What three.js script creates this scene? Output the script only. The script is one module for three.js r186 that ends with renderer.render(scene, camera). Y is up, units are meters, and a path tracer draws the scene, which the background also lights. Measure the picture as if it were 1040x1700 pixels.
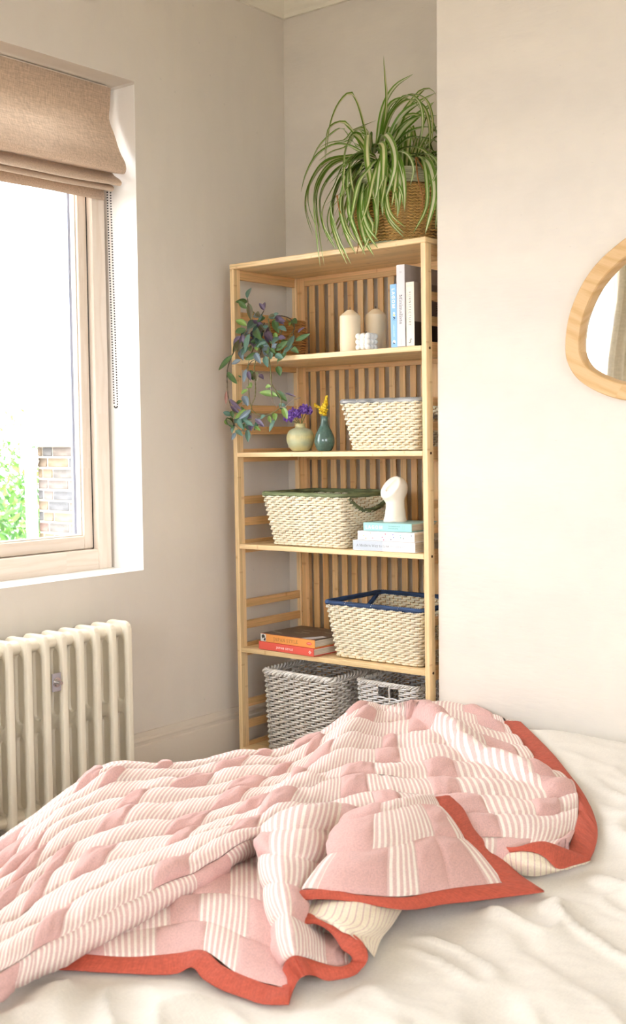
import * as THREE from 'three';
import { mergeGeometries, mergeVertices, toCreasedNormals } from 'three/addons/utils/BufferGeometryUtils.js';
import { MarchingCubes } from 'three/addons/objects/MarchingCubes.js';
import { Brush, Evaluator, SUBTRACTION } from 'three-bvh-csg';

// ---------------------------------------------------------------- camera, sky, exposure
const scene = new THREE.Scene();
const camera = new THREE.PerspectiveCamera(46.722, 1040 / 1700, 0.05, 200);
camera.position.set(2.9004, 1.1755, 3.4786);
camera.rotation.set(-0.06432, 0.67464, -0.01027, 'YXZ');
camera.focus = 3.6;
camera.userData.fStop = 8;
const SKY = new THREE.Color().setRGB(0.932, 0.962, 1.015).multiplyScalar(7.0);   // bright even overcast
scene.background = SKY;
const renderer = new THREE.WebGLRenderer({ antialias: true });
renderer.toneMapping = THREE.LinearToneMapping;
renderer.toneMappingExposure = 1.5;
renderer.shadowMap.enabled = true;
renderer.setSize(1040, 1700);

// ---------------------------------------------------------------- helpers
const V = (x, y, z) => new THREE.Vector3(x, y, z);
function rng(seed) { let a = seed >>> 0; return () => { a = (a + 0x6D2B79F5) | 0; let t = Math.imul(a ^ (a >>> 15), 1 | a); t = (t + Math.imul(t ^ (t >>> 7), 61 | t)) ^ t; return ((t ^ (t >>> 14)) >>> 0) / 4294967296; }; }
const clamp = THREE.MathUtils.clamp, lerp = THREE.MathUtils.lerp, sstep = (x, a, b) => THREE.MathUtils.smoothstep(x, a, b);
const srgb = (h) => new THREE.Color(h);
const used = new Map();
function numbered(name) { const n = used.get(name) ?? 0; used.set(name, n + 1); return n ? name + '_' + String(n).padStart(3, '0') : name; }
function tag(o, label, category, group) { o.userData = { label, category }; if (group) o.userData.group = group; return o; }
function thing(name, label, category, pos = [0, 0, 0], group) {
  const o = new THREE.Group(); o.name = numbered(name); o.position.set(...pos); scene.add(o); return tag(o, label, category, group);
}
function part(parent, name, geo, mat, label) {
  const m = new THREE.Mesh(geo, mat); m.name = numbered(name); m.castShadow = m.receiveShadow = true;
  if (label) m.userData.label = label; parent.add(m); return m;
}
function stuff(m) { m.userData.kind = 'stuff'; return m; }
function struct(name, geo, mat, parent = scene) {
  const m = new THREE.Mesh(geo, mat); m.name = numbered(name); m.castShadow = m.receiveShadow = true; parent.add(m); m.userData.kind = 'structure'; return m;
}
function structGroup(name) { const g = new THREE.Group(); g.name = numbered(name); g.userData.kind = 'structure'; scene.add(g); return g; }
// chamfered box; g = grain axis (0 x, 1 y, 2 z), uv in metres with u along the grain
function box(w, h, d, b = 0.002, g = 0, off = 0) {
  const H = [w / 2, h / 2, d / 2], pos = [], nor = [], uv = [];
  const quad = (pts, n) => {
    const e1 = pts[1].clone().sub(pts[0]), e2 = pts[2].clone().sub(pts[0]);
    if (e1.cross(e2).dot(n) < 0) pts.reverse();
    const idx = pts.length === 4 ? [0, 1, 2, 0, 2, 3] : [0, 1, 2];
    const an = [Math.abs(n.x), Math.abs(n.y), Math.abs(n.z)], dom = an.indexOf(Math.max(...an));
    const va = dom === g ? (g + 1) % 3 : [0, 1, 2].find((k) => k !== dom && k !== g), ua = dom === g ? (g + 2) % 3 : g;
    for (const i of idx) { const p = pts[i].toArray(); pos.push(...p); nor.push(n.x, n.y, n.z); uv.push((p[ua] + off * 0.37) / 1.0, (p[va] + off * 0.113 + dom * 0.031) / 0.25); }
  };
  for (let a = 0; a < 3; a++) for (const s of [-1, 1]) {
    const n = V(0, 0, 0).setComponent(a, s), p1 = (a + 1) % 3, p2 = (a + 2) % 3;
    quad([[-1, -1], [1, -1], [1, 1], [-1, 1]].map(([i, j]) => V(0, 0, 0).setComponent(a, s * H[a]).setComponent(p1, i * (H[p1] - b)).setComponent(p2, j * (H[p2] - b))), n);
  }
  if (b > 0) {
    for (let a = 0; a < 3; a++) { const p1 = (a + 1) % 3, p2 = (a + 2) % 3; for (const s of [-1, 1]) for (const t of [-1, 1]) {
      const n = V(0, 0, 0).setComponent(p1, s).setComponent(p2, t).normalize();
      const mk = (i, q) => V(0, 0, 0).setComponent(a, i * (H[a] - b)).setComponent(p1, s * (H[p1] - (q ? b : 0))).setComponent(p2, t * (H[p2] - (q ? 0 : b)));
      quad([mk(-1, 0), mk(1, 0), mk(1, 1), mk(-1, 1)], n);
    } }
    for (const s of [-1, 1]) for (const t of [-1, 1]) for (const r of [-1, 1])
      quad([V(s * H[0], t * (H[1] - b), r * (H[2] - b)), V(s * (H[0] - b), t * H[1], r * (H[2] - b)), V(s * (H[0] - b), t * (H[1] - b), r * H[2])], V(s, t, r).normalize());
  }
  const geo = new THREE.BufferGeometry();
  geo.setAttribute('position', new THREE.Float32BufferAttribute(pos, 3)); geo.setAttribute('normal', new THREE.Float32BufferAttribute(nor, 3)); geo.setAttribute('uv', new THREE.Float32BufferAttribute(uv, 2));
  return geo;
}
const boxAt = (x, y, z, w, h, d, b, g, off) => box(w, h, d, b, g, off).translate(x, y, z);
const span = (x0, x1, y0, y1, z0, z1, b, g, off) => boxAt((x0 + x1) / 2, (y0 + y1) / 2, (z0 + z1) / 2, x1 - x0, y1 - y0, z1 - z0, b, g, off);
// a surface from a function (i/n, j/m) -> Vector3
function surf(n, m, f, uvf, flip) {
  const pos = [], uv = [], idx = [];
  for (let j = 0; j <= m; j++) for (let i = 0; i <= n; i++) { const p = f(i / n, j / m); pos.push(p.x, p.y, p.z); const q = uvf ? uvf(i / n, j / m, p) : [i / n, j / m]; uv.push(q[0], q[1]); }
  for (let j = 0; j < m; j++) for (let i = 0; i < n; i++) { const a = j * (n + 1) + i, b = a + 1, c = a + n + 1, d = c + 1; flip ? idx.push(a, b, c, b, d, c) : idx.push(a, c, b, b, c, d); }
  const g = new THREE.BufferGeometry(); g.setAttribute('position', new THREE.Float32BufferAttribute(pos, 3)); g.setAttribute('uv', new THREE.Float32BufferAttribute(uv, 2)); g.setIndex(idx); g.computeVertexNormals(); return g;
}
// tube through points; radius number or function(t); up is the reference for its frame
function tube(pts, r, seg = 6, closed = false, up = V(0, 1, 0), flat = 1) {
  const n = pts.length, pos = [], nor = [], uv = [], idx = [], t = V(), a = V(), b = V(); let len = 0;
  const rings = closed ? n + 1 : n;
  for (let i = 0; i < rings; i++) {
    const p = pts[i % n], q0 = closed ? pts[(i - 1 + n) % n] : pts[Math.max(0, i - 1)], q1 = closed ? pts[(i + 1) % n] : pts[Math.min(n - 1, i + 1)];
    t.subVectors(q1, q0).normalize(); a.crossVectors(t, up); if (a.lengthSq() < 1e-6) a.crossVectors(t, V(1, 0, 0.3)); a.normalize(); b.crossVectors(a, t).normalize();
    if (i) len += p.distanceTo(pts[(i - 1) % n]);
    const R = typeof r === 'function' ? r(i / (rings - 1)) : r;
    for (let k = 0; k <= seg; k++) { const th = (k / seg) * Math.PI * 2, c = Math.cos(th), s = Math.sin(th) * flat; const nx = a.x * c + b.x * s, ny = a.y * c + b.y * s, nz = a.z * c + b.z * s; pos.push(p.x + nx * R, p.y + ny * R, p.z + nz * R); nor.push(nx, ny, nz); uv.push(len, k / seg); }
  }
  for (let i = 0; i < rings - 1; i++) for (let k = 0; k < seg; k++) { const A = i * (seg + 1) + k, B = A + 1, C = A + seg + 1, D = C + 1; idx.push(A, C, B, B, C, D); }
  if (!closed) for (const [ring, dir] of [[0, 1], [rings - 1, -1]]) { const p = pts[ring], c = pos.length / 3; pos.push(p.x, p.y, p.z); nor.push(0, 1, 0); uv.push(0, 0); for (let k = 0; k < seg; k++) { const A = ring * (seg + 1) + k; dir > 0 ? idx.push(c, A, A + 1) : idx.push(c, A + 1, A); } }
  const g = new THREE.BufferGeometry(); g.setAttribute('position', new THREE.Float32BufferAttribute(pos, 3)); g.setAttribute('normal', new THREE.Float32BufferAttribute(nor, 3)); g.setAttribute('uv', new THREE.Float32BufferAttribute(uv, 2)); g.setIndex(idx); return g;
}
function curvePts(pts, n, closed = false, tension = 0.5) { return new THREE.CatmullRomCurve3(pts, closed, 'centripetal', tension).getPoints(n); }
const merge = (a) => mergeGeometries(a.map((g) => { const k = g.index ? g.toNonIndexed() : g; for (const n of Object.keys(k.attributes)) if (!['position', 'normal', 'uv'].includes(n)) k.deleteAttribute(n); return k; }));
const mergeI = (a) => mergeGeometries(a);
function lathe(prof, seg = 40) { return new THREE.LatheGeometry(prof.map(([r, y]) => new THREE.Vector2(r, y)), seg); }

// ---------------------------------------------------------------- noise and textures
function hash2(x, y, s) { let h = Math.imul(x, 374761393) + Math.imul(y, 668265263) + Math.imul(s, 2246822519); h = Math.imul(h ^ (h >>> 13), 1274126177); return ((h ^ (h >>> 16)) >>> 0) / 4294967296; }
function vnoise(x, y, s = 1, px = 0, py = 0) {   // value noise, period px, py when given
  const x0 = Math.floor(x), y0 = Math.floor(y), fx = x - x0, fy = y - y0, u = fx * fx * (3 - 2 * fx), v = fy * fy * (3 - 2 * fy);
  const w = (a, p) => (p ? ((a % p) + p) % p : a), h = (a, b) => hash2(w(a, px), w(b, py), s);
  return lerp(lerp(h(x0, y0), h(x0 + 1, y0), u), lerp(h(x0, y0 + 1), h(x0 + 1, y0 + 1), u), v);
}
function fbm(x, y, s, oct = 4, p = 0) { let v = 0, a = 0.5, f = 1, n = 0; for (let i = 0; i < oct; i++) { v += a * vnoise(x * f, y * f, s + i, p * f, p * f); n += a; a *= 0.5; f *= 2; } return v / n; }
function dataTex(w, h, f, color = true, rep = true) {   // f(u, v) -> [r, g, b] 0..1 in sRGB when color
  const d = new Uint8Array(w * h * 4);
  for (let j = 0; j < h; j++) for (let i = 0; i < w; i++) { const c = f(i / w, j / h), o = (j * w + i) * 4; for (let k = 0; k < 3; k++) d[o + k] = clamp(Math.round((Array.isArray(c) ? c[k] : c) * 255), 0, 255); d[o + 3] = 255; }
  const t = new THREE.DataTexture(d, w, h, THREE.RGBAFormat); t.magFilter = THREE.LinearFilter; t.minFilter = THREE.LinearMipmapLinearFilter; t.generateMipmaps = true;
  if (rep) t.wrapS = t.wrapT = THREE.RepeatWrapping; if (color) t.colorSpace = THREE.SRGBColorSpace; t.needsUpdate = true; return t;
}
function canvasTex(w, h, draw) {
  const c = document.createElement('canvas'); c.width = w; c.height = h; const x = c.getContext('2d'); draw(x, w, h);
  const t = new THREE.CanvasTexture(c); t.colorSpace = THREE.SRGBColorSpace; t.magFilter = THREE.LinearFilter; return t;
}
const rgb = (h) => { const c = [(h >> 16) & 255, (h >> 8) & 255, h & 255]; return c.map((x) => x / 255); };
const mixc = (a, b, t) => a.map((x, i) => x + (b[i] - x) * t);
const std = (o) => new THREE.MeshStandardMaterial(o);
const phys = (o) => new THREE.MeshPhysicalMaterial(o);

// plaster: brushed limewash, 2.4 m repeat
function plaster(base, seed, amount = 0.05) {
  return dataTex(512, 512, (u, v) => {
    const m = fbm(u * 4, v * 4, seed, 5, 4) - 0.5, br = vnoise(u * 64 + 4 * m, v * 16, seed + 9, 64, 16) - 0.5, sp = hash2(Math.floor(u * 512), Math.floor(v * 512), seed) > 0.9998 ? -0.07 : 0;
    const k = 1 + m * amount * 1.6 + br * amount * 0.25 + sp; return base.map((c, i) => c * k + (i === 2 ? -m * amount * 0.25 : 0));
  });
}
const bumpFine = dataTex(256, 256, (u, v) => 0.5 + 0.5 * (fbm(u * 16, v * 16, 77, 4, 16) - 0.5), false);
const M = {};
{
  const t = plaster(rgb(0xE4DCD0), 3); t.repeat.set(1 / 2.4, 1 / 2.4);
  const bm = bumpFine.clone(); bm.repeat.set(1 / 0.6, 1 / 0.6);
  M.wall = std({ map: t, roughness: 0.93, bumpMap: bm, bumpScale: 0.0012 });
  M.ceiling = std({ color: srgb(0xF1EAD8), roughness: 0.95 });
  M.trim = std({ color: srgb(0xE4DACB), roughness: 0.62, bumpMap: bm, bumpScale: 0.0004 });
}
// bamboo: 1 m along u, 0.25 m across v, laminated strips with a darker node here and there
const bambooTex = (base, seed) => dataTex(1024, 256, (u, v) => {
  const s = Math.floor(v * 12), ph = hash2(s, 3, seed), ton = (hash2(s, 7, seed) - 0.5) * 0.09, node = Math.abs(((u * 3 + ph * 7) % 1) - 0.5) * 2, nd = hash2(Math.floor(u * 3 + ph * 7), s, seed + 5) > 0.6 ? Math.exp(-Math.pow((1 - node) / 0.03, 2)) : 0;
  const g = vnoise(u * 24, v * 256, seed + 1, 24, 256) - 0.5, g2 = vnoise(u * 6, v * 96, seed + 2, 6, 96) - 0.5, k = 1 + ton + g * 0.10 + g2 * 0.09 - nd * 0.09;
  return [base[0] * k, base[1] * (k - nd * 0.05), base[2] * (k - nd * 0.08 + (ton + g2 * 0.1) * 0.4)];
});
M.bamboo = std({ map: bambooTex(rgb(0xECCD9A), 11), roughness: 0.42 });
M.bambooDark = std({ map: bambooTex(rgb(0xE0B57E), 23), roughness: 0.48 });
M.bambooSlat = [0xE0B67C, 0xD8AA6E, 0xE6BF88].map((c, i) => std({ map: bambooTex(rgb(c), 31 + i), roughness: 0.5 }));
const woodTex = (base, dark, seed, cyc = 10) => dataTex(512, 256, (u, v) => {
  const w = fbm(u * 3, v * 6, seed, 3, 0) * 2.2, ring = 0.5 + 0.5 * Math.sin((v * cyc + w) * Math.PI * 2), f = vnoise(u * 40, v * 256, seed + 3, 40, 256);
  return mixc(base, dark, clamp(Math.pow(ring, 2) * 0.55 + (f - 0.5) * 0.35, 0, 1));
});
M.frameWood = std({ map: woodTex(rgb(0xEBDECF), rgb(0xDFCDB9), 41, 7), roughness: 0.55 });
M.ash = std({ map: woodTex(rgb(0xDDB884), rgb(0xC79A5E), 47, 9), roughness: 0.5 });

// ---------------------------------------------------------------- the room
const RX = 4.3, RZ = 5.4, RH = 2.86, WT = 0.30;
const W1 = { z0: 0.76, z1: 2.02, y0: 0.733, y1: 2.33 }, W2 = { z0: 2.5, z1: 4.25, y0: 0.733, y1: 2.33 };
const W3 = { z0: 1.2, z1: 3.3, y0: 0.9, y1: 2.3 }, W4 = { z0: 2.3, z1: 4.3, y0: 0.9, y1: 2.3 };   // the wide window behind the camera, along x
const CHX = 0.919, CHZ = 0.385;
function wallWithHoles(len, h, holes, t) {   // in x-y, extruded towards -z
  const s = new THREE.Shape([new THREE.Vector2(0, 0), new THREE.Vector2(len, 0), new THREE.Vector2(len, h), new THREE.Vector2(0, h)]);
  for (const o of holes) s.holes.push(new THREE.Path([[o.z0, o.y0], [o.z0, o.y1], [o.z1, o.y1], [o.z1, o.y0]].map((p) => new THREE.Vector2(...p))));
  return new THREE.ExtrudeGeometry(s, { depth: t, bevelEnabled: false });
}
const floorMat = std({ map: woodTex(rgb(0xB9ADA0), rgb(0x9C8F83), 53, 6), roughness: 0.6 });
{
  const f = structGroup('floor');
  const w = 0.14; let k = 0;
  for (let x = 0.0; x < RX; x += w) {   // painted boards running into the room
    const off = k % 2 ? 0 : 1.3;
    for (let z = -off; z < RZ; z += 2.6) { const z0 = Math.max(0, z), z1 = Math.min(RZ, z + 2.6); if (z1 > z0) part(f, 'floorboard', span(x + 0.001, Math.min(RX, x + w) - 0.001, -0.022, 0, z0 + 0.001, z1 - 0.001, 0.002, 2, k * 3 + z), floorMat); }
    k++;
  }
  part(f, 'subfloor', span(-WT, RX + WT, -0.2, -0.023, -WT, RZ + WT, 0, 0), floorMat);
}
struct('ceiling', span(-WT, RX + WT, RH, RH + 0.15, -WT, RZ + WT, 0, 0), M.ceiling);
struct('wall_left', wallWithHoles(RZ + WT, RH, [W1, W2], WT).rotateY(-Math.PI / 2), M.wall);
struct('wall_back', span(-WT, RX + WT, 0, RH, -WT, 0, 0, 0), M.wall);
struct('wall_right', wallWithHoles(RZ + WT, RH, [W4], WT).rotateY(-Math.PI / 2).translate(RX + WT, 0, 0), M.wall);
struct('wall_front', wallWithHoles(RX, RH, [W3], WT).translate(0, 0, RZ), M.wall);
struct('wall_chimney', span(CHX, 2.75, 0, RH, 0, CHZ, 0.004, 0), M.wall);

// cornice: a swept moulding round the alcove corner and along the walls
function sweepXZ(path, prof, closedEnds = true) {   // path [[x,z]...], inward to the left of travel is -; prof [[out, y]...]
  const g = [], n = path.length;
  const dirs = path.slice(1).map((p, i) => { const dx = p[0] - path[i][0], dz = p[1] - path[i][1], l = Math.hypot(dx, dz); return [dx / l, dz / l]; });
  const pos = [], uv = [], idx = [];
  let acc = 0;
  for (let i = 0; i < n; i++) {
    const a = dirs[Math.max(0, i - 1)], b = dirs[Math.min(n - 2, i)], na = [a[1], -a[0]], nb = [b[1], -b[0]]; let mx = na[0] + nb[0], mz = na[1] + nb[1]; const k = 2 / (mx * mx + mz * mz); mx *= k; mz *= k;
    if (i) acc += Math.hypot(path[i][0] - path[i - 1][0], path[i][1] - path[i - 1][1]);
    let pl = 0;
    prof.forEach(([o, y], j) => { if (j) pl += Math.hypot(o - prof[j - 1][0], y - prof[j - 1][1]); pos.push(path[i][0] + mx * o, y, path[i][1] + mz * o); uv.push(acc, pl); });
  }
  const m = prof.length;
  for (let i = 0; i < n - 1; i++) for (let j = 0; j < m - 1; j++) { const A = i * m + j, B = A + 1, C = A + m, D = C + 1; idx.push(A, C, B, B, C, D); }
  const geo = new THREE.BufferGeometry(); geo.setAttribute('position', new THREE.Float32BufferAttribute(pos, 3)); geo.setAttribute('uv', new THREE.Float32BufferAttribute(uv, 2)); geo.setIndex(idx);
  geo.computeVertexNormals(); return toCreasedNormals(geo, 0.5);
}
const roomPath = [[0, RZ], [0, 0], [CHX, 0], [CHX, CHZ], [2.75, CHZ], [2.75, 0], [RX, 0], [RX, RZ], [0, RZ]];
const inward = (p) => p.slice().reverse();   // travel so that the room lies on the moulding's side
const corniceProf = [[0, 2.722], [0.012, 2.722], [0.014, 2.735], [0.02, 2.742]];
for (let i = 0; i <= 6; i++) { const a = (i / 6) * Math.PI / 2; corniceProf.push([0.022 + 0.05 * (1 - Math.cos(a)), 2.745 + 0.06 * Math.sin(a)]); }
corniceProf.push([0.078, 2.808], [0.086, 2.818], [0.09, 2.83], [0.105, 2.832], [0.112, 2.84], [0.113, 2.862]);
struct('trim_1', sweepXZ(inward(roomPath), corniceProf), M.ceiling);
// skirting: plain board with a sunk line and a moulded top; left, back and chimney runs
const skirt = [[0, 0.19], [0.006, 0.19], [0.009, 0.184], [0.012, 0.176], [0.019, 0.172], [0.021, 0.166], [0.018, 0.158], [0.0185, 0.152], [0.024, 0.148], [0.026, 0.142], [0.026, 0]];
struct('baseboard_left', sweepXZ([[0, 0], [0, RZ]], skirt), M.trim);
struct('baseboard_back', sweepXZ([[CHX, 0], [0, 0]], skirt), M.trim);
struct('baseboard_chimney', sweepXZ([[2.75, CHZ], [CHX, CHZ], [CHX, 0]], skirt), M.trim);
struct('baseboard_right', sweepXZ([[RX, RZ], [RX, 0], [2.75, 0], [2.75, CHZ]], skirt), M.trim);

// windows: an oak fixed frame with a sash set back in it, glazing beads, glass
const glassMat = phys({ color: 0xffffff, transmission: 1, roughness: 0, thickness: 0, ior: 1.5 });
const sealMat = std({ color: srgb(0x2b2a28), roughness: 0.8 }), spacerMat = std({ color: srgb(0x9aa0b4), roughness: 0.4, metalness: 0.3 }), beadMat = std({ color: srgb(0xf2ece2), roughness: 0.5 });
const revealMat = std({ color: srgb(0xFAF7F1), roughness: 0.55 });
function makeWindow(o, name) {
  const w = structGroup(name), a = o.z0 + 0.012, b = o.z1 - 0.012, y0 = o.y0, y1 = o.y1 - 0.01, fx = -0.142, sx = -0.165, J = 0.058, S = 0.038;
  const F = (x0, x1, ya, yb, za, zb, n, g, m = M.frameWood) => part(w, n, span(x0, x1, ya, yb, za, zb, 0.0025, g, za * 7 + ya), m);
  F(fx - 0.09, fx, y0, y1, a, a + J, 'frame_jamb', 1); F(fx - 0.09, fx, y0, y1, b - J, b, 'frame_jamb', 1);
  F(fx - 0.09, fx, y0, y0 + 0.07, a + J, b - J, 'frame_rail', 2); F(fx - 0.09, fx, y1 - J, y1, a + J, b - J, 'frame_rail', 2);
  // dark rubber seal in the gap between frame and sash
  for (const [ya, yb, za, zb] of [[y0 + 0.07, y1 - J, a + J, a + J + 0.004], [y0 + 0.07, y1 - J, b - J - 0.004, b - J]]) part(w, 'seal', span(sx - 0.045, sx - 0.002, ya, yb, za, zb, 0, 1), sealMat);
  const za = a + J + 0.004, zb = b - J - 0.004, ya = y0 + 0.072, yb = y1 - J - 0.004;
  F(sx - 0.06, sx, ya, yb, za, za + S, 'sash_stile', 1); F(sx - 0.06, sx, ya, yb, zb - S, zb, 'sash_stile', 1);
  F(sx - 0.06, sx, ya, ya + S + 0.006, za + S, zb - S, 'sash_rail', 2); F(sx - 0.06, sx, yb - S, yb, za + S, zb - S, 'sash_rail', 2);
  const ga = za + S, gb = zb - S, ha = ya + S + 0.006, hb = yb - S;
  for (const [p, q, r, s, g] of [[ha, hb, ga, ga + 0.006, 1], [ha, hb, gb - 0.006, gb, 1], [ha, ha + 0.006, ga + 0.006, gb - 0.006, 2], [hb - 0.006, hb, ga + 0.006, gb - 0.006, 2]]) F(sx - 0.026, sx - 0.01, p, q, r, s, 'glazing_bead', g, beadMat);
  for (const [p, q, r, s] of [[ha, hb, ga + 0.006, ga + 0.017], [ha, hb, gb - 0.017, gb - 0.006]]) part(w, 'spacer', span(sx - 0.036, sx - 0.029, p, q, r, s, 0, 1), spacerMat);
  part(w, 'pane', new THREE.PlaneGeometry(gb - ga, hb - ha).rotateY(Math.PI / 2).translate(sx - 0.027, (ha + hb) / 2, (ga + gb) / 2), glassMat);
  part(w, 'window_sill', span(fx - 0.02, 0.0006, y0 - 0.0, y0 + 0.002, o.z0 + 0.0005, o.z1 - 0.0005, 0.0005, 2), revealMat);
  for (const [za, zb] of [[o.z0, o.z0 + 0.002], [o.z1 - 0.002, o.z1]]) part(w, 'reveal_lining', span(fx, 0.0006, y0 + 0.002, y1, za, zb, 0.0005, 1), revealMat);
  return w;
}
makeWindow(W1, 'window_1'); makeWindow(W2, 'window_2');
{
  const w = structGroup('window_3'), z0 = RZ + 0.12, z1 = RZ + 0.2, F = (x0, x1, y0, y1, n, g) => part(w, n, span(x0, x1, y0, y1, z0, z1, 0.003, g, x0 * 3 + y0), M.frameWood);
  const wr = structGroup('window_4'), fx = RX + 0.12;
  for (const [z0, z1, y0, y1, n, g] of [[W4.z0, W4.z0 + 0.07, W4.y0, W4.y1, 'frame_jamb', 1], [W4.z1 - 0.07, W4.z1, W4.y0, W4.y1, 'frame_jamb', 1], [3.27, 3.33, W4.y0 + 0.07, W4.y1 - 0.07, 'mullion', 1], [W4.z0 + 0.07, W4.z1 - 0.07, W4.y0, W4.y0 + 0.07, 'frame_rail', 2], [W4.z0 + 0.07, W4.z1 - 0.07, W4.y1 - 0.07, W4.y1, 'frame_rail', 2]]) part(wr, n, span(fx, fx + 0.08, y0, y1, z0, z1, 0.003, g, z0), M.frameWood);
  for (const [p, q] of [[W4.z0 + 0.07, 3.27], [3.33, W4.z1 - 0.07]]) part(wr, 'pane', new THREE.PlaneGeometry(q - p, W4.y1 - W4.y0 - 0.14).rotateY(Math.PI / 2).translate(fx + 0.04, (W4.y0 + W4.y1) / 2, (p + q) / 2), glassMat);
  const { z0: a, z1: b, y0, y1 } = W3;
  F(a, a + 0.07, y0, y1, 'frame_jamb', 1); F(b - 0.07, b, y0, y1, 'frame_jamb', 1); F(a + 0.07, b - 0.07, y0, y0 + 0.07, 'frame_rail', 0); F(a + 0.07, b - 0.07, y1 - 0.07, y1, 'frame_rail', 0);
  for (const x of [1.9, 2.6]) F(x - 0.03, x + 0.03, y0 + 0.07, y1 - 0.07, 'mullion', 1);
  for (const [p, q] of [[a + 0.07, 1.87], [1.93, 2.57], [2.63, b - 0.07]]) part(w, 'pane', new THREE.PlaneGeometry(q - p, y1 - y0 - 0.14).translate((p + q) / 2, (y0 + y1) / 2, z0 + 0.04), glassMat);
}

// ---------------------------------------------------------------- the bamboo shelving unit
const SH = { w: 0.8085, d: 0.371, top: 1.771, y: [1.4425, 1.1193, 0.7986, 0.4326, 0.0759], t: 0.0165, px: 0.018, pz: 0.034 };
const shelf = thing('shelving_unit', 'tall bamboo open shelving unit with slatted back standing in the alcove', 'shelf', [0.097, 0, 0.0348]);
shelf.rotation.z = 0.0082;
// a point given in the shelf's own axes (x from its left, height, z from its back) as a world point
const onShelf = (x, y, z) => V(x, y, z).applyAxisAngle(V(0, 0, 1), 0.0082).add(shelf.position);
{
  const { w, d, top, t, px, pz } = SH, A = (n, g, m = M.bamboo) => part(shelf, n, g, m);
  const holes = std({ color: srgb(0x4a2f18), roughness: 0.8 });
  let k = 0;
  for (const x0 of [0, w - px]) for (const z0 of [d - pz, 0]) {
    const p = A('post', span(x0, x0 + px, 0, top - 0.0175, z0, z0 + pz, 0.0015, 1, k++ * 2.3), M.bamboo);
    if (z0 > 0) for (const y of SH.y) part(p, 'bolt_hole', new THREE.CylinderGeometry(0.0042, 0.0042, 0.002, 12).rotateZ(Math.PI / 2).translate(x0 ? w + 0.0004 : -0.0004, y - 0.008, z0 + pz * 0.45), holes);
  }
  // top board made of glued staves, over the posts
  A('top_board', span(-0.001, w + 0.001, top - 0.0175, top, 0, d + 0.001, 0.0025, 0, 5));
  SH.y.forEach((y, i) => A('shelf_board', span(px, w - px, y - t, y, 0.012, d - 0.0005, 0.0015, 0, 9 + i * 1.7)));
  for (const x0 of [0.003, w - px + 0.003]) {   // the two ladder sides
    const R = (y0, y1, o) => A('side_rail', span(x0, x0 + 0.012, y0, y1, pz, d - pz, 0.001, 2, o), M.bambooDark);
    R(top - 0.051, top - 0.018, k++);
    for (const y of SH.y) { R(y + 0.138, y + 0.166, k++); R(y + 0.062, y + 0.09, k++); R(y - 0.034, y + 0.012, k++); }
  }
  // slatted back: stiles, a rail under each board, and sixteen slats
  for (const x0 of [px, w - px - 0.033]) A('back_stile', span(x0, x0 + 0.033, 0.06, top - 0.018, 0.006, 0.024, 0.001, 1, k++ * 1.3), M.bambooDark);
  for (const y of [top - 0.0175, ...SH.y.map((q) => q - t)]) A('back_rail', span(px + 0.033, w - px - 0.033, y - (y > 1.7 ? 0.031 : 0.016), y, 0.007, 0.023, 0.001, 0, k++ * 1.3), M.bambooDark);
  const n = 16, x0 = px + 0.033, x1 = w - px - 0.033, pitch = (x1 - x0) / n;
  for (let i = 0; i < n; i++) { const c = x0 + pitch * (i + 0.62); if (c + 0.0125 < x1 + 0.001) A('slat', span(c - 0.0125, c + 0.0125, 0.065, top - 0.03, 0.009, 0.015, 0.001, 1, 3.1 * i + 1), M.bambooSlat[(i * 7) % 3]); }
}

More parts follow.
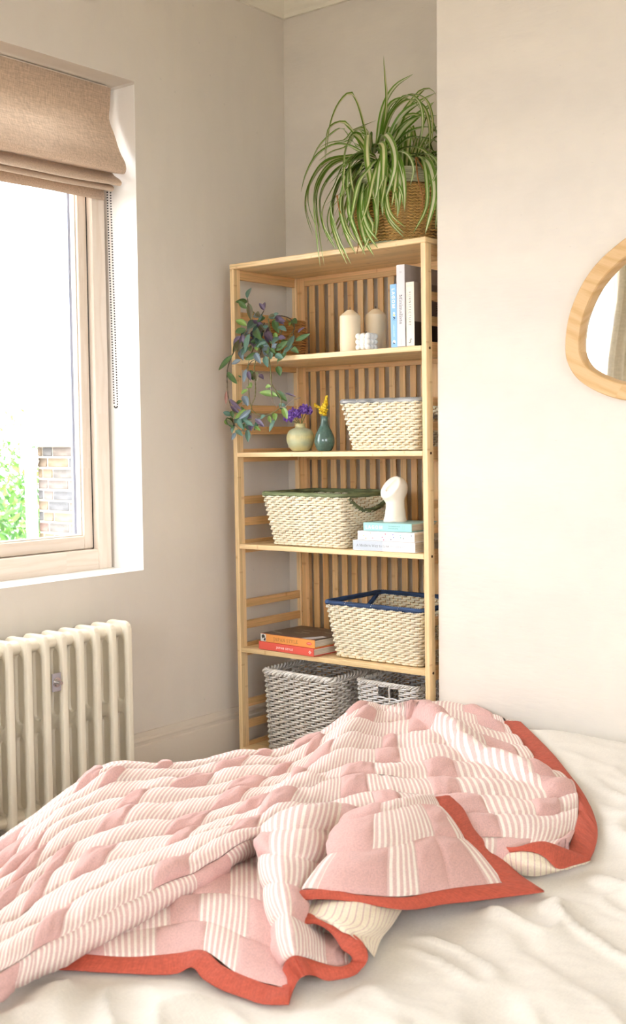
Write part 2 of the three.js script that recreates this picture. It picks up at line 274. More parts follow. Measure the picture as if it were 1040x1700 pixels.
// ---------------------------------------------------------------- quilt: measured control nets, in metres
const Q = {
  body: [[[0.893, 0.16, 2.2056], [0.893, 0.16, 2.0443], [0.8924, 0.16, 1.9448], [0.8801, 0.16, 1.8212], [0.8754, 0.16, 1.7132], [0.8849, 0.16, 1.5936], [0.8881, 0.16, 1.4585], [0.8908, 0.16, 1.3114], [0.893, 0.16, 1.1611], [0.8848, 0.16, 0.9768], [0.883, 0.16, 0.7859], [0.89, 0.16, 0.428], [0.9657, 0.16, 0.434], [1.0681, 0.16, 0.4146], [1.2166, 0.16, 0.434]], [[0.9909, 0.325, 2.2206], [0.9189, 0.327, 2.0593], [0.9074, 0.35, 1.9598], [0.8951, 0.385, 1.8362], [0.8904, 0.403, 1.7282], [0.8999, 0.38, 1.6086], [0.9031, 0.357, 1.4735], [0.9058, 0.35, 1.3264], [0.916, 0.325, 1.1761], [0.8998, 0.327, 0.9918], [0.898, 0.367, 0.8009], [0.912, 0.35, 0.6813], [0.9657, 0.32, 0.4331], [1.0681, 0.313, 0.4096], [1.2166, 0.313, 0.4688]], [[1.0259, 0.36, 2.2206], [0.9539, 0.362, 2.0593], [0.9424, 0.385, 1.9598], [0.9301, 0.42, 1.8362], [0.9254, 0.438, 1.7282], [0.9349, 0.415, 1.6086], [0.9381, 0.392, 1.4735], [0.9408, 0.385, 1.3264], [0.951, 0.36, 1.1761], [0.9348, 0.362, 0.9918], [0.933, 0.402, 0.8009], [0.947, 0.38, 0.7113], [0.9657, 0.355, 0.4681], [1.0681, 0.348, 0.4446], [1.2166, 0.348, 0.5038]], [[1.2102, 0.37, 2.3814], [1.1841, 0.385, 2.2674], [1.1457, 0.39, 2.1542], [1.0904, 0.4, 2.0101], [1.0666, 0.405, 1.8803], [1.0891, 0.395, 1.7749], [1.1105, 0.39, 1.6608], [1.1347, 0.385, 1.5511], [1.1601, 0.375, 1.4565], [1.1707, 0.38, 1.3375], [1.1615, 0.4, 1.1835], [1.1935, 0.388, 1.0616], [1.2589, 0.38, 0.9393], [1.3502, 0.36, 0.8523], [1.4716, 0.35, 0.8032]], [[1.3648, 0.385, 2.4993], [1.348, 0.395, 2.4077], [1.3034, 0.395, 2.2998], [1.2527, 0.395, 2.1711], [1.2343, 0.395, 2.0581], [1.228, 0.39, 1.9312], [1.2485, 0.39, 1.8281], [1.2634, 0.39, 1.7239], [1.2863, 0.39, 1.6332], [1.308, 0.39, 1.5188], [1.3256, 0.39, 1.3899], [1.384, 0.385, 1.2967], [1.4697, 0.375, 1.2028], [1.5678, 0.36, 1.0851], [1.6641, 0.35, 0.9719]], [[1.515, 0.41, 2.6107], [1.5004, 0.415, 2.5247], [1.4824, 0.418, 2.45], [1.4588, 0.42, 2.3543], [1.4419, 0.42, 2.2499], [1.4193, 0.418, 2.1239], [1.4139, 0.416, 2.0098], [1.4106, 0.414, 1.896], [1.405, 0.408, 1.7769], [1.4182, 0.395, 1.6552], [1.4744, 0.385, 1.547], [1.5625, 0.378, 1.4784], [1.6733, 0.37, 1.4357], [1.7482, 0.36, 1.3334], [1.7727, 0.35, 1.1656]], [[1.5206, 0.38, 2.6245], [1.5151, 0.38, 2.5459], [1.4909, 0.382, 2.4681], [1.4851, 0.385, 2.382], [1.4754, 0.386, 2.2734], [1.4589, 0.386, 2.1479], [1.4405, 0.384, 2.0147], [1.4133, 0.382, 1.8747], [1.3979, 0.376, 1.7621], [1.4584, 0.37, 1.6865], [1.5459, 0.365, 1.6245], [1.6423, 0.36, 1.577], [1.7459, 0.358, 1.5456], [1.8069, 0.352, 1.4668], [1.8483, 0.346, 1.3601]], [[1.4906, 0.352, 2.5895], [1.4851, 0.352, 2.5109], [1.4609, 0.352, 2.4331], [1.4551, 0.352, 2.347], [1.4454, 0.352, 2.2384], [1.4289, 0.352, 2.1129], [1.4105, 0.352, 1.9797], [1.3833, 0.352, 1.8397], [1.3679, 0.352, 1.7271], [1.4284, 0.344, 1.6515], [1.5159, 0.344, 1.5895], [1.6123, 0.344, 1.542], [1.7159, 0.344, 1.5106], [1.7769, 0.344, 1.4318], [1.8183, 0.344, 1.3251]]],
  front: [[[1.3154, 0.35, 2.2423], [1.3005, 0.352, 2.0956], [1.2974, 0.352, 1.9509], [1.3032, 0.352, 1.8255], [1.3068, 0.352, 1.7138], [1.3243, 0.352, 1.6549]], [[1.3621, 0.35, 2.2671], [1.4061, 0.358, 2.1816], [1.4371, 0.358, 2.0785], [1.5021, 0.37, 2.0333], [1.5658, 0.36, 2.0033], [1.6462, 0.355, 2.0057]], [[1.4037, 0.348, 2.2872], [1.4933, 0.352, 2.2525], [1.5653, 0.354, 2.2031], [1.6168, 0.364, 2.1645], [1.708, 0.354, 2.1762], [1.7836, 0.346, 2.1521]]],
  fold: [[[1.4019, 0.348, 1.7362], [1.3769, 0.395, 1.7412], [1.4018, 0.425, 1.7439], [1.4223, 0.44, 1.7164], [1.4512, 0.445, 1.6763], [1.434, 0.42, 1.5754], [1.4496, 0.385, 1.4917], [1.5197, 0.364, 1.4819]], [[1.4719, 0.348, 1.8304], [1.4469, 0.4, 1.8354], [1.4859, 0.425, 1.8541], [1.5309, 0.435, 1.8641], [1.5566, 0.43, 1.8349], [1.5553, 0.4, 1.762], [1.5796, 0.37, 1.7001], [1.6201, 0.352, 1.6682]], [[1.5601, 0.348, 1.92], [1.5351, 0.385, 1.925], [1.5785, 0.415, 1.9552], [1.6132, 0.425, 1.9622], [1.6253, 0.41, 1.9316], [1.6294, 0.38, 1.8834], [1.6544, 0.358, 1.8465], [1.6967, 0.347, 1.8142]], [[1.6625, 0.348, 2.0151], [1.6375, 0.37, 2.0201], [1.6696, 0.402, 2.0434], [1.6972, 0.415, 2.0501], [1.7018, 0.395, 2.0222], [1.7051, 0.368, 1.9842], [1.7244, 0.353, 1.9555], [1.7551, 0.347, 1.9297]], [[1.7451, 0.348, 2.0913], [1.7201, 0.358, 2.0963], [1.7496, 0.39, 2.1206], [1.7714, 0.404, 2.1278], [1.7589, 0.38, 2.0851], [1.7659, 0.362, 2.0563], [1.7811, 0.353, 2.0359], [1.7914, 0.35, 2.0114]], [[1.7678, 0.348, 2.111], [1.7428, 0.354, 2.116], [1.7732, 0.385, 2.1417], [1.7925, 0.398, 2.1477], [1.7812, 0.376, 2.1053], [1.7887, 0.361, 2.0792], [1.8049, 0.353, 2.0606], [1.8108, 0.35, 2.0373]]],
  under: [[[1.6383, 0.385, 1.9031], [1.6879, 0.39, 1.8816], [1.7314, 0.385, 1.8531], [1.7678, 0.37, 1.8052]], [[1.6769, 0.39, 1.9629], [1.7415, 0.402, 1.9608], [1.7812, 0.395, 1.9311], [1.7607, 0.355, 1.8172]], [[1.6927, 0.39, 1.9922], [1.7677, 0.4, 2.0113], [1.8032, 0.385, 1.9751], [1.7769, 0.348, 1.8733]], [[1.6965, 0.39, 2.0018], [1.7517, 0.396, 2.0144], [1.8054, 0.388, 2.0169], [1.793, 0.346, 1.9277]], [[1.6981, 0.388, 2.0037], [1.7434, 0.394, 2.0117], [1.8221, 0.384, 2.0236], [1.8233, 0.345, 1.9869]]],
  flap: [[[1.5407, 0.346, 1.5967], [1.5107, 0.386, 1.6167], [1.5192, 0.391, 1.5457], [1.5343, 0.391, 1.4764], [1.5529, 0.386, 1.4183], [1.5611, 0.363, 1.3485]], [[1.5576, 0.386, 1.6427], [1.5276, 0.426, 1.6627], [1.5619, 0.446, 1.6355], [1.5757, 0.446, 1.5728], [1.578, 0.436, 1.4967], [1.5659, 0.416, 1.415]], [[1.5973, 0.391, 1.7367], [1.5673, 0.431, 1.7567], [1.6153, 0.451, 1.7266], [1.6276, 0.446, 1.6458], [1.6242, 0.431, 1.5447], [1.6331, 0.406, 1.4699]], [[1.6474, 0.386, 1.8178], [1.6174, 0.426, 1.8378], [1.6734, 0.441, 1.8136], [1.7006, 0.436, 1.74], [1.699, 0.421, 1.6255], [1.711, 0.392, 1.5324]], [[1.6766, 0.381, 1.8896], [1.6466, 0.421, 1.9096], [1.7085, 0.428, 1.8792], [1.7445, 0.418, 1.8041], [1.7592, 0.401, 1.6907], [1.771, 0.374, 1.5656]], [[1.6935, 0.374, 1.9502], [1.6635, 0.414, 1.9702], [1.7403, 0.41, 1.9258], [1.7892, 0.398, 1.8639], [1.8151, 0.38, 1.7533], [1.8424, 0.355, 1.6093]]],
  corner: [[[1.7044, 0.36, 1.4527], [1.784, 0.368, 1.4899], [1.8112, 0.374, 1.4821], [1.8338, 0.374, 1.4734], [1.8589, 0.37, 1.4774], [1.891, 0.36, 1.4908], [1.8989, 0.352, 1.434], [1.9052, 0.346, 1.3844]], [[1.7557, 0.36, 1.5124], [1.8019, 0.366, 1.5147], [1.8393, 0.372, 1.5312], [1.8616, 0.37, 1.5233], [1.8773, 0.362, 1.5078], [1.8917, 0.354, 1.4896], [1.9005, 0.349, 1.4346], [1.9051, 0.344, 1.3817]], [[1.7697, 0.341, 1.5182], [1.8129, 0.341, 1.5251], [1.8338, 0.341, 1.521], [1.8557, 0.341, 1.5121], [1.8685, 0.341, 1.4908], [1.8786, 0.341, 1.4638], [1.8922, 0.341, 1.4178], [1.9039, 0.341, 1.3765]]],
  frontHem: [[[1.4055, 0.349, 2.2887], [1.4519, 0.352, 2.2729], [1.525, 0.354, 2.2366], [1.5815, 0.358, 2.1883], [1.62, 0.366, 2.1677], [1.6688, 0.36, 2.1784], [1.6938, 0.356, 2.177], [1.7291, 0.352, 2.1724], [1.7569, 0.348, 2.1655], [1.7863, 0.348, 2.1553]], [[1.4042, 0.34, 2.3441], [1.4576, 0.34, 2.3086], [1.5336, 0.34, 2.2638], [1.608, 0.342, 2.215], [1.629, 0.354, 2.2029], [1.6582, 0.346, 2.208], [1.699, 0.342, 2.2112], [1.7452, 0.34, 2.2069], [1.7755, 0.34, 2.2049], [1.8085, 0.34, 2.1821]]],
  foldHem: [[[1.7737, 0.346, 2.1572], [1.7521, 0.356, 2.13], [1.7759, 0.386, 2.145], [1.7952, 0.399, 2.151], [1.7839, 0.377, 2.1087], [1.7982, 0.367, 2.0911], [1.8195, 0.363, 2.0795], [1.824, 0.36, 2.0548], [1.8159, 0.362, 2.0345]], [[1.8085, 0.34, 2.1821], [1.7889, 0.346, 2.1456], [1.7933, 0.358, 2.1394], [1.8045, 0.366, 2.1373], [1.8012, 0.356, 2.1129], [1.8144, 0.348, 2.1017], [1.8268, 0.346, 2.0818], [1.8369, 0.346, 2.0537], [1.8327, 0.354, 2.021]]],
  lipHem: [[[1.684, 0.39, 1.9957], [1.6989, 0.391, 1.9999], [1.7283, 0.394, 2.0051], [1.7594, 0.393, 2.0085], [1.7903, 0.39, 2.0142], [1.8195, 0.385, 2.0201], [1.8376, 0.376, 2.0275], [1.8448, 0.366, 2.0343], [1.8416, 0.354, 2.0459], [1.8302, 0.348, 2.0539]], [[1.7009, 0.387, 2.026], [1.7117, 0.386, 2.0268], [1.7295, 0.387, 2.0193], [1.7572, 0.384, 2.0217], [1.7823, 0.38, 2.0339], [1.8051, 0.374, 2.0466], [1.821, 0.37, 2.0476], [1.8274, 0.364, 2.05], [1.8236, 0.358, 2.0496], [1.8157, 0.352, 2.047]]],
  turnHem: [[[1.6353, 0.396, 1.9406], [1.6389, 0.396, 1.9581], [1.6541, 0.394, 1.9798], [1.676, 0.39, 2.0018], [1.7048, 0.387, 2.0261]], [[1.6606, 0.39, 1.9525], [1.6607, 0.39, 1.959], [1.6672, 0.39, 1.9703], [1.6824, 0.39, 1.9875], [1.6966, 0.39, 1.9986]]],
  flapSideHem: [[[1.5697, 0.418, 1.4255], [1.6411, 0.406, 1.4735], [1.7089, 0.393, 1.5289], [1.7668, 0.377, 1.563], [1.8113, 0.365, 1.5947], [1.845, 0.357, 1.6139]], [[1.5748, 0.406, 1.3629], [1.6208, 0.398, 1.3893], [1.696, 0.383, 1.462], [1.755, 0.365, 1.4927], [1.8341, 0.349, 1.5357], [1.9095, 0.346, 1.5766]]],
  flapHem: [[[1.6645, 0.414, 1.9762], [1.6999, 0.414, 1.946], [1.7498, 0.41, 1.9251], [1.7765, 0.406, 1.902], [1.7986, 0.398, 1.8633], [1.8077, 0.389, 1.8013], [1.8192, 0.378, 1.7299], [1.845, 0.357, 1.6139]], [[1.6692, 0.406, 1.9995], [1.7131, 0.406, 1.963], [1.761, 0.4, 1.9303], [1.8012, 0.39, 1.8974], [1.8119, 0.377, 1.8525], [1.8212, 0.365, 1.7825], [1.8456, 0.355, 1.7127], [1.9122, 0.346, 1.5817]]],
  bodyHem: [[[1.2186, 0.349, 0.5074], [1.346, 0.351, 0.6603], [1.4751, 0.352, 0.8096], [1.565, 0.352, 0.8855], [1.6506, 0.352, 0.9602], [1.7043, 0.352, 1.0259], [1.7683, 0.352, 1.151], [1.8147, 0.35, 1.2654], [1.8508, 0.348, 1.3652]], [[1.2535, 0.342, 0.4642], [1.3639, 0.343, 0.5844], [1.4978, 0.344, 0.7352], [1.6035, 0.345, 0.8656], [1.7063, 0.345, 0.9959], [1.809, 0.344, 1.1508], [1.8509, 0.343, 1.2312], [1.8835, 0.343, 1.3144], [1.9025, 0.343, 1.3762]]],
  cornerHem: [[[1.6934, 0.362, 1.4459], [1.7742, 0.374, 1.4889], [1.8076, 0.382, 1.4921], [1.826, 0.386, 1.4588], [1.8418, 0.384, 1.4397], [1.8652, 0.37, 1.4148], [1.8817, 0.358, 1.3939], [1.9061, 0.348, 1.3865]], [[1.7098, 0.36, 1.4618], [1.7901, 0.37, 1.5006], [1.8185, 0.377, 1.4954], [1.8409, 0.377, 1.4868], [1.8646, 0.372, 1.4882], [1.8964, 0.362, 1.5013], [1.903, 0.353, 1.4423], [1.9075, 0.346, 1.3868]]],
  ridges: [[[[0.9629, 0.7339], [1.0787, 0.7221], [1.2449, 0.8444], [1.4039, 0.9724], [1.5233, 1.0053], [1.6293, 1.0402]], 0.044, 0.06, 0.015], [[[0.9248, 0.7985], [1.0884, 1.1121], [1.2047, 1.3797], [1.2736, 1.555], [1.3667, 1.7167]], 0.022, 0.05, 0.03], [[[1.004, 1.6003], [1.0822, 1.7859], [1.1857, 1.963], [1.2764, 2.1297]], 0.012, 0.05, 0.03], [[[1.1912, 1.4611], [1.2962, 1.4401], [1.3278, 1.3004], [1.3615, 1.151]], 0.01, 0.03, 0.03]],
  foot: [[1.185, 0.441], [1.255, 0.453], [1.491, 0.722], [1.699, 0.981], [1.848, 1.222], [1.907, 1.379], [1.908, 1.569], [1.776, 1.78], [1.798, 1.912], [1.826, 2.004], [1.827, 2.086], [1.813, 2.188], [1.753, 2.215], [1.625, 2.199], [1.42, 2.356], [1.491, 2.54], [1.542, 2.639], [0.7, 2.9], [0.7, 0.2], [1.1, 0.2]],
};

// ---------------------------------------------------------------- radiator
{
  const mat = std({ color: srgb(0xF0E7D2), roughness: 0.38 }), chrome = std({ color: srgb(0xc9c6c4), roughness: 0.22, metalness: 1 }), plate = std({ color: srgb(0xb9b6be), roughness: 0.45, metalness: 0.7 });
  const rad = thing('column_radiator', 'cream cast column radiator on the wall below the window', 'radiator', [0, 0, 0.963]);
  // one section: outline in x-y with two columns of slots, pillowed by a bevel
  const x0 = 0.052, x1 = 0.162, y0 = 0.05, y1 = 0.604, r = 0.026;
  const rr = (P, x0, x1, y0, y1, r, hole) => { P.moveTo(x0 + r, y0); P.lineTo(x1 - r, y0); P.absarc(x1 - r, y0 + r, r, -Math.PI / 2, 0); P.lineTo(x1, y1 - r); P.absarc(x1 - r, y1 - r, r, 0, Math.PI / 2); P.lineTo(x0 + r, y1); P.absarc(x0 + r, y1 - r, r, Math.PI / 2, Math.PI); P.lineTo(x0, y0 + r); P.absarc(x0 + r, y0 + r, r, Math.PI, Math.PI * 1.5); return P; };
  const s = rr(new THREE.Shape(), x0 + 0.008, x1 - 0.008, y0 + 0.008, y1 - 0.008, r - 0.006);
  for (const [cx, hw] of [[0.076, 0.017], [0.1215, 0.0225]]) for (const [a, b] of [[0.10, 0.312], [0.352, 0.552]]) s.holes.push(rr(new THREE.Path(), cx - hw, cx + hw, a - 0.007, b + 0.007, hw - 0.0002));
  const ex = toCreasedNormals(new THREE.ExtrudeGeometry(s, { depth: 0.006, bevelEnabled: true, bevelThickness: 0.008, bevelSize: 0.007, bevelSegments: 4, curveSegments: 8 }).translate(0, 0, -0.003), 0.7);
  const sectionG = merge([ex, span(x0 + 0.02, x1 - 0.02, y0 + 0.03, y1 - 0.03, -0.002, 0.002, 0, 1)]);
  const hub = (y, R) => new THREE.CylinderGeometry(R, R, 0.052, 20).rotateX(Math.PI / 2).scale(1.5, 1, 1).translate(0.107, y, -0.03);
  const hubG = [hub(0.574, 0.02), hub(0.078, 0.02)];
  const pitch = 0.0645;
  for (let i = -0; i < 15; i++) {
    const m = part(rad, 'section', sectionG, mat); m.position.z = i * pitch + 0.011;
    if (i) for (const h of hubG) part(m, 'connector', h, mat);
  }
  // wall bracket washer and nut between two columns
  const br = part(rad, 'bracket_plate', span(0.158, 0.161, 0.434, 0.488, 0.287, 0.319, 0.0005, 1), plate, 'grey metal bracket plate');
  part(br, 'nut', merge([new THREE.CylinderGeometry(0.011, 0.011, 0.006, 6).rotateZ(Math.PI / 2).translate(0.164, 0.461, 0.303), new THREE.CylinderGeometry(0.0145, 0.0145, 0.002, 20).rotateZ(Math.PI / 2).translate(0.162, 0.461, 0.303), new THREE.CylinderGeometry(0.005, 0.005, 0.02, 14).rotateZ(Math.PI / 2).translate(0.173, 0.461, 0.303)]), chrome, 'chrome nut on a threaded stud');
  for (const i of [2, 11]) part(rad, 'foot', span(0.085, 0.13, 0.0, 0.06, i * pitch + 0.004, i * pitch + 0.024, 0.004, 1), mat);
}
// ---------------------------------------------------------------- roman blind and its bead chain
const linenTex = (base, seed) => dataTex(256, 256, (u, v) => { const a = vnoise(u * 128, v * 12, seed, 128, 12), b = vnoise(u * 12, v * 128, seed + 1, 12, 128), k = 1 + (a - 0.5) * 0.14 + (b - 0.5) * 0.14; return base.map((c) => c * k); });
{
  const t = linenTex(rgb(0xC6AF98), 61); t.repeat.set(4, 4);
  const linen = phys({ map: t, roughness: 0.95, transmission: 0.22, thickness: 0, side: THREE.DoubleSide });
  const blind = thing('roman_blind', 'taupe linen roman blind gathered in folds over the window', 'blind', [0, 0, 0]);
  const prof = (pts) => (v) => { const c = new THREE.CatmullRomCurve3(pts.map(([x, y]) => V(x, y, 0)), false, 'centripetal'); return c.getPoint(v); };
  const za = 0.788, zb = 2.0;
  const layer = (name, pts, sag, seed, n = 60, m = 40) => {
    const f = prof(pts), P = Array.from({ length: m + 1 }, (_, j) => f(j / m));
    return part(blind, name, surf(n, m, (u, v) => {
      const p = P[Math.round(v * m)], z = lerp(za, zb, u), w = (fbm(z * 6, p.y * 5, seed, 3) - 0.5) * 0.012 * v, e = Math.exp(-u * 40) * (vnoise(p.y * 18, 2, seed) - 0.5) * 0.016;
      return V(p.x + w, p.y - sag * Math.sin(u * Math.PI) * v + (vnoise(z * 5, v * 3, seed + 4) - 0.5) * 0.006 * v, z + e * v);
    }, (u, v) => [u * 1.2, v]), linen);
  };
  layer('panel', [[-0.082, 2.318], [-0.088, 2.27], [-0.092, 2.22], [-0.070, 2.165], [-0.043, 2.105], [-0.018, 2.066], [-0.014, 2.046], [-0.022, 2.034], [-0.045, 2.036], [-0.075, 2.044], [-0.10, 2.06]], 0.012, 5);
  layer('fold', [[-0.105, 2.075], [-0.075, 2.036], [-0.048, 2.018], [-0.040, 2.006], [-0.048, 1.998], [-0.075, 2.004], [-0.105, 2.02]], 0.01, 15, 60, 24);
  layer('fold', [[-0.11, 2.04], [-0.09, 2.01], [-0.076, 1.999], [-0.072, 1.99], [-0.08, 1.984], [-0.115, 1.998]], 0.008, 25, 60, 24);
  layer('hem', [[-0.128, 2.05], [-0.126, 2.0], [-0.124, 1.968], [-0.13, 1.962], [-0.133, 1.97], [-0.134, 2.04]], 0.003, 35, 60, 24);
  part(blind, 'headrail', span(-0.13, -0.098, 2.295, 2.329, za, zb, 0.002, 2), M.trim);
  const chain = thing('bead_chain', 'looped bead pull chain hanging beside the window blind', 'chain', [0, 0, 0]);
  const bead = new THREE.SphereGeometry(0.0027, 8, 6), gs = [], metal = std({ color: srgb(0x2e2c2a), roughness: 0.4, metalness: 0.3 }), cord = [];
  const pts = []; for (let y = 2.03; y > 1.285; y -= 0.0088) pts.push(V(-0.112 + (2.03 - y) * 0.018, y, 0.787));
  for (let i = 1; i < 6; i++) { const a = Math.PI * (i / 6); pts.push(V(-0.0905 - 0.008 * Math.cos(a), 1.283 - 0.008 * Math.sin(a), 0.787)); }
  for (let y = 1.287; y < 2.03; y += 0.0088) pts.push(V(-0.0825 - (y - 1.287) * 0.018, y, 0.787));
  stuff(part(chain, 'bead', merge(pts.map((p) => bead.clone().translate(p.x, p.y, p.z))), metal)); part(chain, 'cord', tube(pts, 0.0010, 4, false, V(0, 0, 1)), std({ color: srgb(0xe8e6e2), roughness: 0.6 }));
}
// ---------------------------------------------------------------- curtain beside the second window (seen in the mirror)
{
  const c = thing('curtain', 'grey beige linen curtain drawn back beside the far window, seen in the mirror', 'curtain', [0, 0, 0]);
  const t = linenTex(rgb(0xC9BBA2), 67); t.repeat.set(4, 4);
  part(c, 'drape', surf(60, 30, (u, v) => { const y = 2.46 - v * 2.38, e = 3.64 - 0.16 * sstep(2.1 - y, 0, 0.65) + 0.1 * sstep(1.3 - y, 0, 1), z = lerp(e, 4.05, u); return V(0.06 + 0.022 * Math.sin(u * 28), y, z); }, (u, v) => [u, v * 2.4]), phys({ map: t, roughness: 0.95, side: THREE.DoubleSide }));
  part(c, 'curtain_rail', new THREE.CylinderGeometry(0.012, 0.012, 1.9, 16).rotateX(Math.PI / 2).translate(0.06, 2.475, 3.2), M.ash);
}
// ---------------------------------------------------------------- mirror on the chimney breast
{
  const o = thing('mirror', 'pebble shaped mirror in a deep pale wooden frame on the chimney wall', 'mirror', [1.66, 1.5, CHZ]);
  const P = [[1.366, 1.42], [1.378, 1.504], [1.415, 1.584], [1.459, 1.638], [1.529, 1.69], [1.62, 1.738], [1.73, 1.764], [1.84, 1.742], [1.92, 1.66], [1.945, 1.54], [1.90, 1.41], [1.80, 1.31], [1.66, 1.262], [1.532, 1.265], [1.443, 1.299], [1.397, 1.334], [1.372, 1.377]].map(([x, y]) => V(x - 1.66, y - 1.5, 0));
  const out = curvePts(P, 120, true).slice(0, 120), n = out.length;
  const off = (d) => out.map((p, i) => { const a = out[(i + n - 1) % n], b = out[(i + 1) % n], t = b.clone().sub(a).normalize(); return V(p.x + t.y * d, p.y - t.x * d, 0); });
  const ringsAt = [[0, 0], [0, 0.034], [0.003, 0.037], [0.041, 0.037], [0.044, 0.034], [0.050, 0.010], [0.050, 0]];
  const rings = ringsAt.map(([d, z]) => off(d).map((p) => V(p.x, p.y, z)));
  const pos = [], uv = [], idx = []; let per = 0; const pl = out.map((p, i) => (i ? (per += p.distanceTo(out[i - 1])) : 0)); per += out[0].distanceTo(out[n - 1]);
  rings.forEach((R, j) => { for (let i = 0; i <= n; i++) { const p = R[i % n]; pos.push(p.x, p.y, p.z); uv.push((p.x * 0.8 - p.y * 0.5) * 1.2, (p.x * 0.45 + p.y) * 2.2 + (ringsAt[j][1]) * 2); } });
  for (let j = 0; j < rings.length - 1; j++) for (let i = 0; i < n; i++) { const A = j * (n + 1) + i, B = A + 1, C = A + n + 1, D = C + 1; idx.push(A, B, C, B, D, C); }
  const g = new THREE.BufferGeometry(); g.setAttribute('position', new THREE.Float32BufferAttribute(pos, 3)); g.setAttribute('uv', new THREE.Float32BufferAttribute(uv, 2)); g.setIndex(idx); g.computeVertexNormals();
  part(o, 'frame', toCreasedNormals(g, 0.5), M.ash);
  const gs = new THREE.Shape(off(0.047).map((p) => new THREE.Vector2(p.x, p.y)));
  part(o, 'mirror_glass', new THREE.ExtrudeGeometry(gs, { depth: 0.004, bevelEnabled: false }).translate(0, 0, 0.008), std({ color: 0xf2f4f2, metalness: 1, roughness: 0.02 }));
}

// ---------------------------------------------------------------- bed
const BED = { x0: 0.92, x1: 2.46, z0: 0.455, z1: 2.75, y: 0.340 };
const sheetTex = dataTex(256, 256, (u, v) => { const k = 1 + (vnoise(u * 128, v * 16, 71, 128, 16) - 0.5) * 0.04 + (vnoise(u * 16, v * 128, 72, 16, 128) - 0.5) * 0.04; return rgb(0xE1DBD0).map((c) => c * k); });
// how far a spot is from the quilt's outline; under the quilt the sheet lies flat and pressed
function underQuilt(x, z) {
  const P = Q.foot; let d = 9, inside = false;
  for (let i = 0, j = P.length - 1; i < P.length; j = i++) {
    const [ax, az] = P[j], [bx, bz] = P[i], dx = bx - ax, dz = bz - az, k = clamp(((x - ax) * dx + (z - az) * dz) / (dx * dx + dz * dz), 0, 1);
    d = Math.min(d, Math.hypot(x - ax - dx * k, z - az - dz * k));
    if ((az > z) !== (bz > z) && x < ((bx - ax) * (z - az)) / (bz - az) + ax) inside = !inside;
  }
  return inside ? 0 : sstep(d, 0.0, 0.07);
}
function sheetWrinkle(x, z) {
  const free = underQuilt(x, z);
  return free * wrinkle(x, z) - (1 - free) * 0.007;
}
function wrinkle(x, z) {
  const a = 0.55, u = x * Math.cos(a) + z * Math.sin(a), v = -x * Math.sin(a) + z * Math.cos(a);
  const near = sstep(x * 0.7 + z * 0.7, 1.3, 2.6);
  const wv = v * 7 + 1.6 * (fbm(u * 2.2, v * 2.5, 81, 3) - 0.5), r = 1 - Math.abs(2 * vnoise(u * 2.1, wv, 83) - 1);
  const fine = 1 - Math.abs(2 * vnoise(u * 4.2 + 3, v * 17 + 2.4 * (fbm(u * 3, v * 3, 89, 2) - 0.5), 91) - 1);
  return (0.002 + 0.013 * near) * (Math.pow(fine, 3) - 0.25) + (0.004 + 0.020 * near) * (Math.pow(r, 3) - 0.3) + 0.009 * (fbm(x * 14, z * 14, 85, 3) - 0.5) * (0.5 + near) + 0.010 * (fbm(x * 2.2, z * 2.2, 87, 2) - 0.5);
}
{
  const bed = thing('bed', 'low bed under a crumpled cream linen sheet beside the window', 'bed', [0, 0, 0]);
  const { x0, x1, z0, z1, y } = BED, r = 0.045, H = 0.26;
  const prof = (s, L) => { const q = (a) => { if (a >= r) return [a, 0]; const k = (r - a) / r * (Math.PI / 2); if (k <= Math.PI / 2) return [r - r * Math.sin(k), r - r * Math.cos(k)]; return [0, r + (-a)]; }; const h = L / 2; if (s < h) { const [p, d] = q(s); return [p, d]; } const [p, d] = q(L - s); return [L - p, d]; };
  const LX = x1 - x0, LZ = z1 - z0, n = 250, m = 330;
  const t = sheetTex.clone(); t.repeat.set(11, 11);
  const bt = linenTex([0.5, 0.5, 0.5], 73); bt.colorSpace = THREE.NoColorSpace; bt.repeat.set(11, 11);
  part(bed, 'sheet', surf(n, m, (u, v) => {
    const sx = lerp(-H, LX + H, u), sz = lerp(-H, LZ + H, v), [px, dx] = prof(sx, LX), [pz, dz] = prof(sz, LZ), d = Math.min(Math.hypot(dx, dz), H);
    return V(x0 + px, y - d + (d < 0.02 ? sheetWrinkle(x0 + px, z0 + pz) * (1 - d / 0.02) : 0), z0 + pz);
  }, (u, v, p) => [p.x + p.y * 0.3, p.z + p.y * 0.7]), phys({ map: t, roughness: 0.95, sheen: 0.3, sheenRoughness: 0.6, sheenColor: srgb(0xffffff), bumpMap: bt, bumpScale: 0.0002, side: THREE.DoubleSide }));
  part(bed, 'bed_base', span(x0 + 0.02, x1 - 0.02, 0.03, 0.30, z0 + 0.02, z1 - 0.02, 0.01, 0), std({ color: srgb(0xcfc6b8), roughness: 0.9 }));
  for (const x of [x0 + 0.1, x1 - 0.1]) for (const z of [z0 + 0.1, z1 - 0.1]) part(bed, 'leg', span(x - 0.03, x + 0.03, 0, 0.04, z - 0.03, z + 0.03, 0.003, 1), M.ash);
}

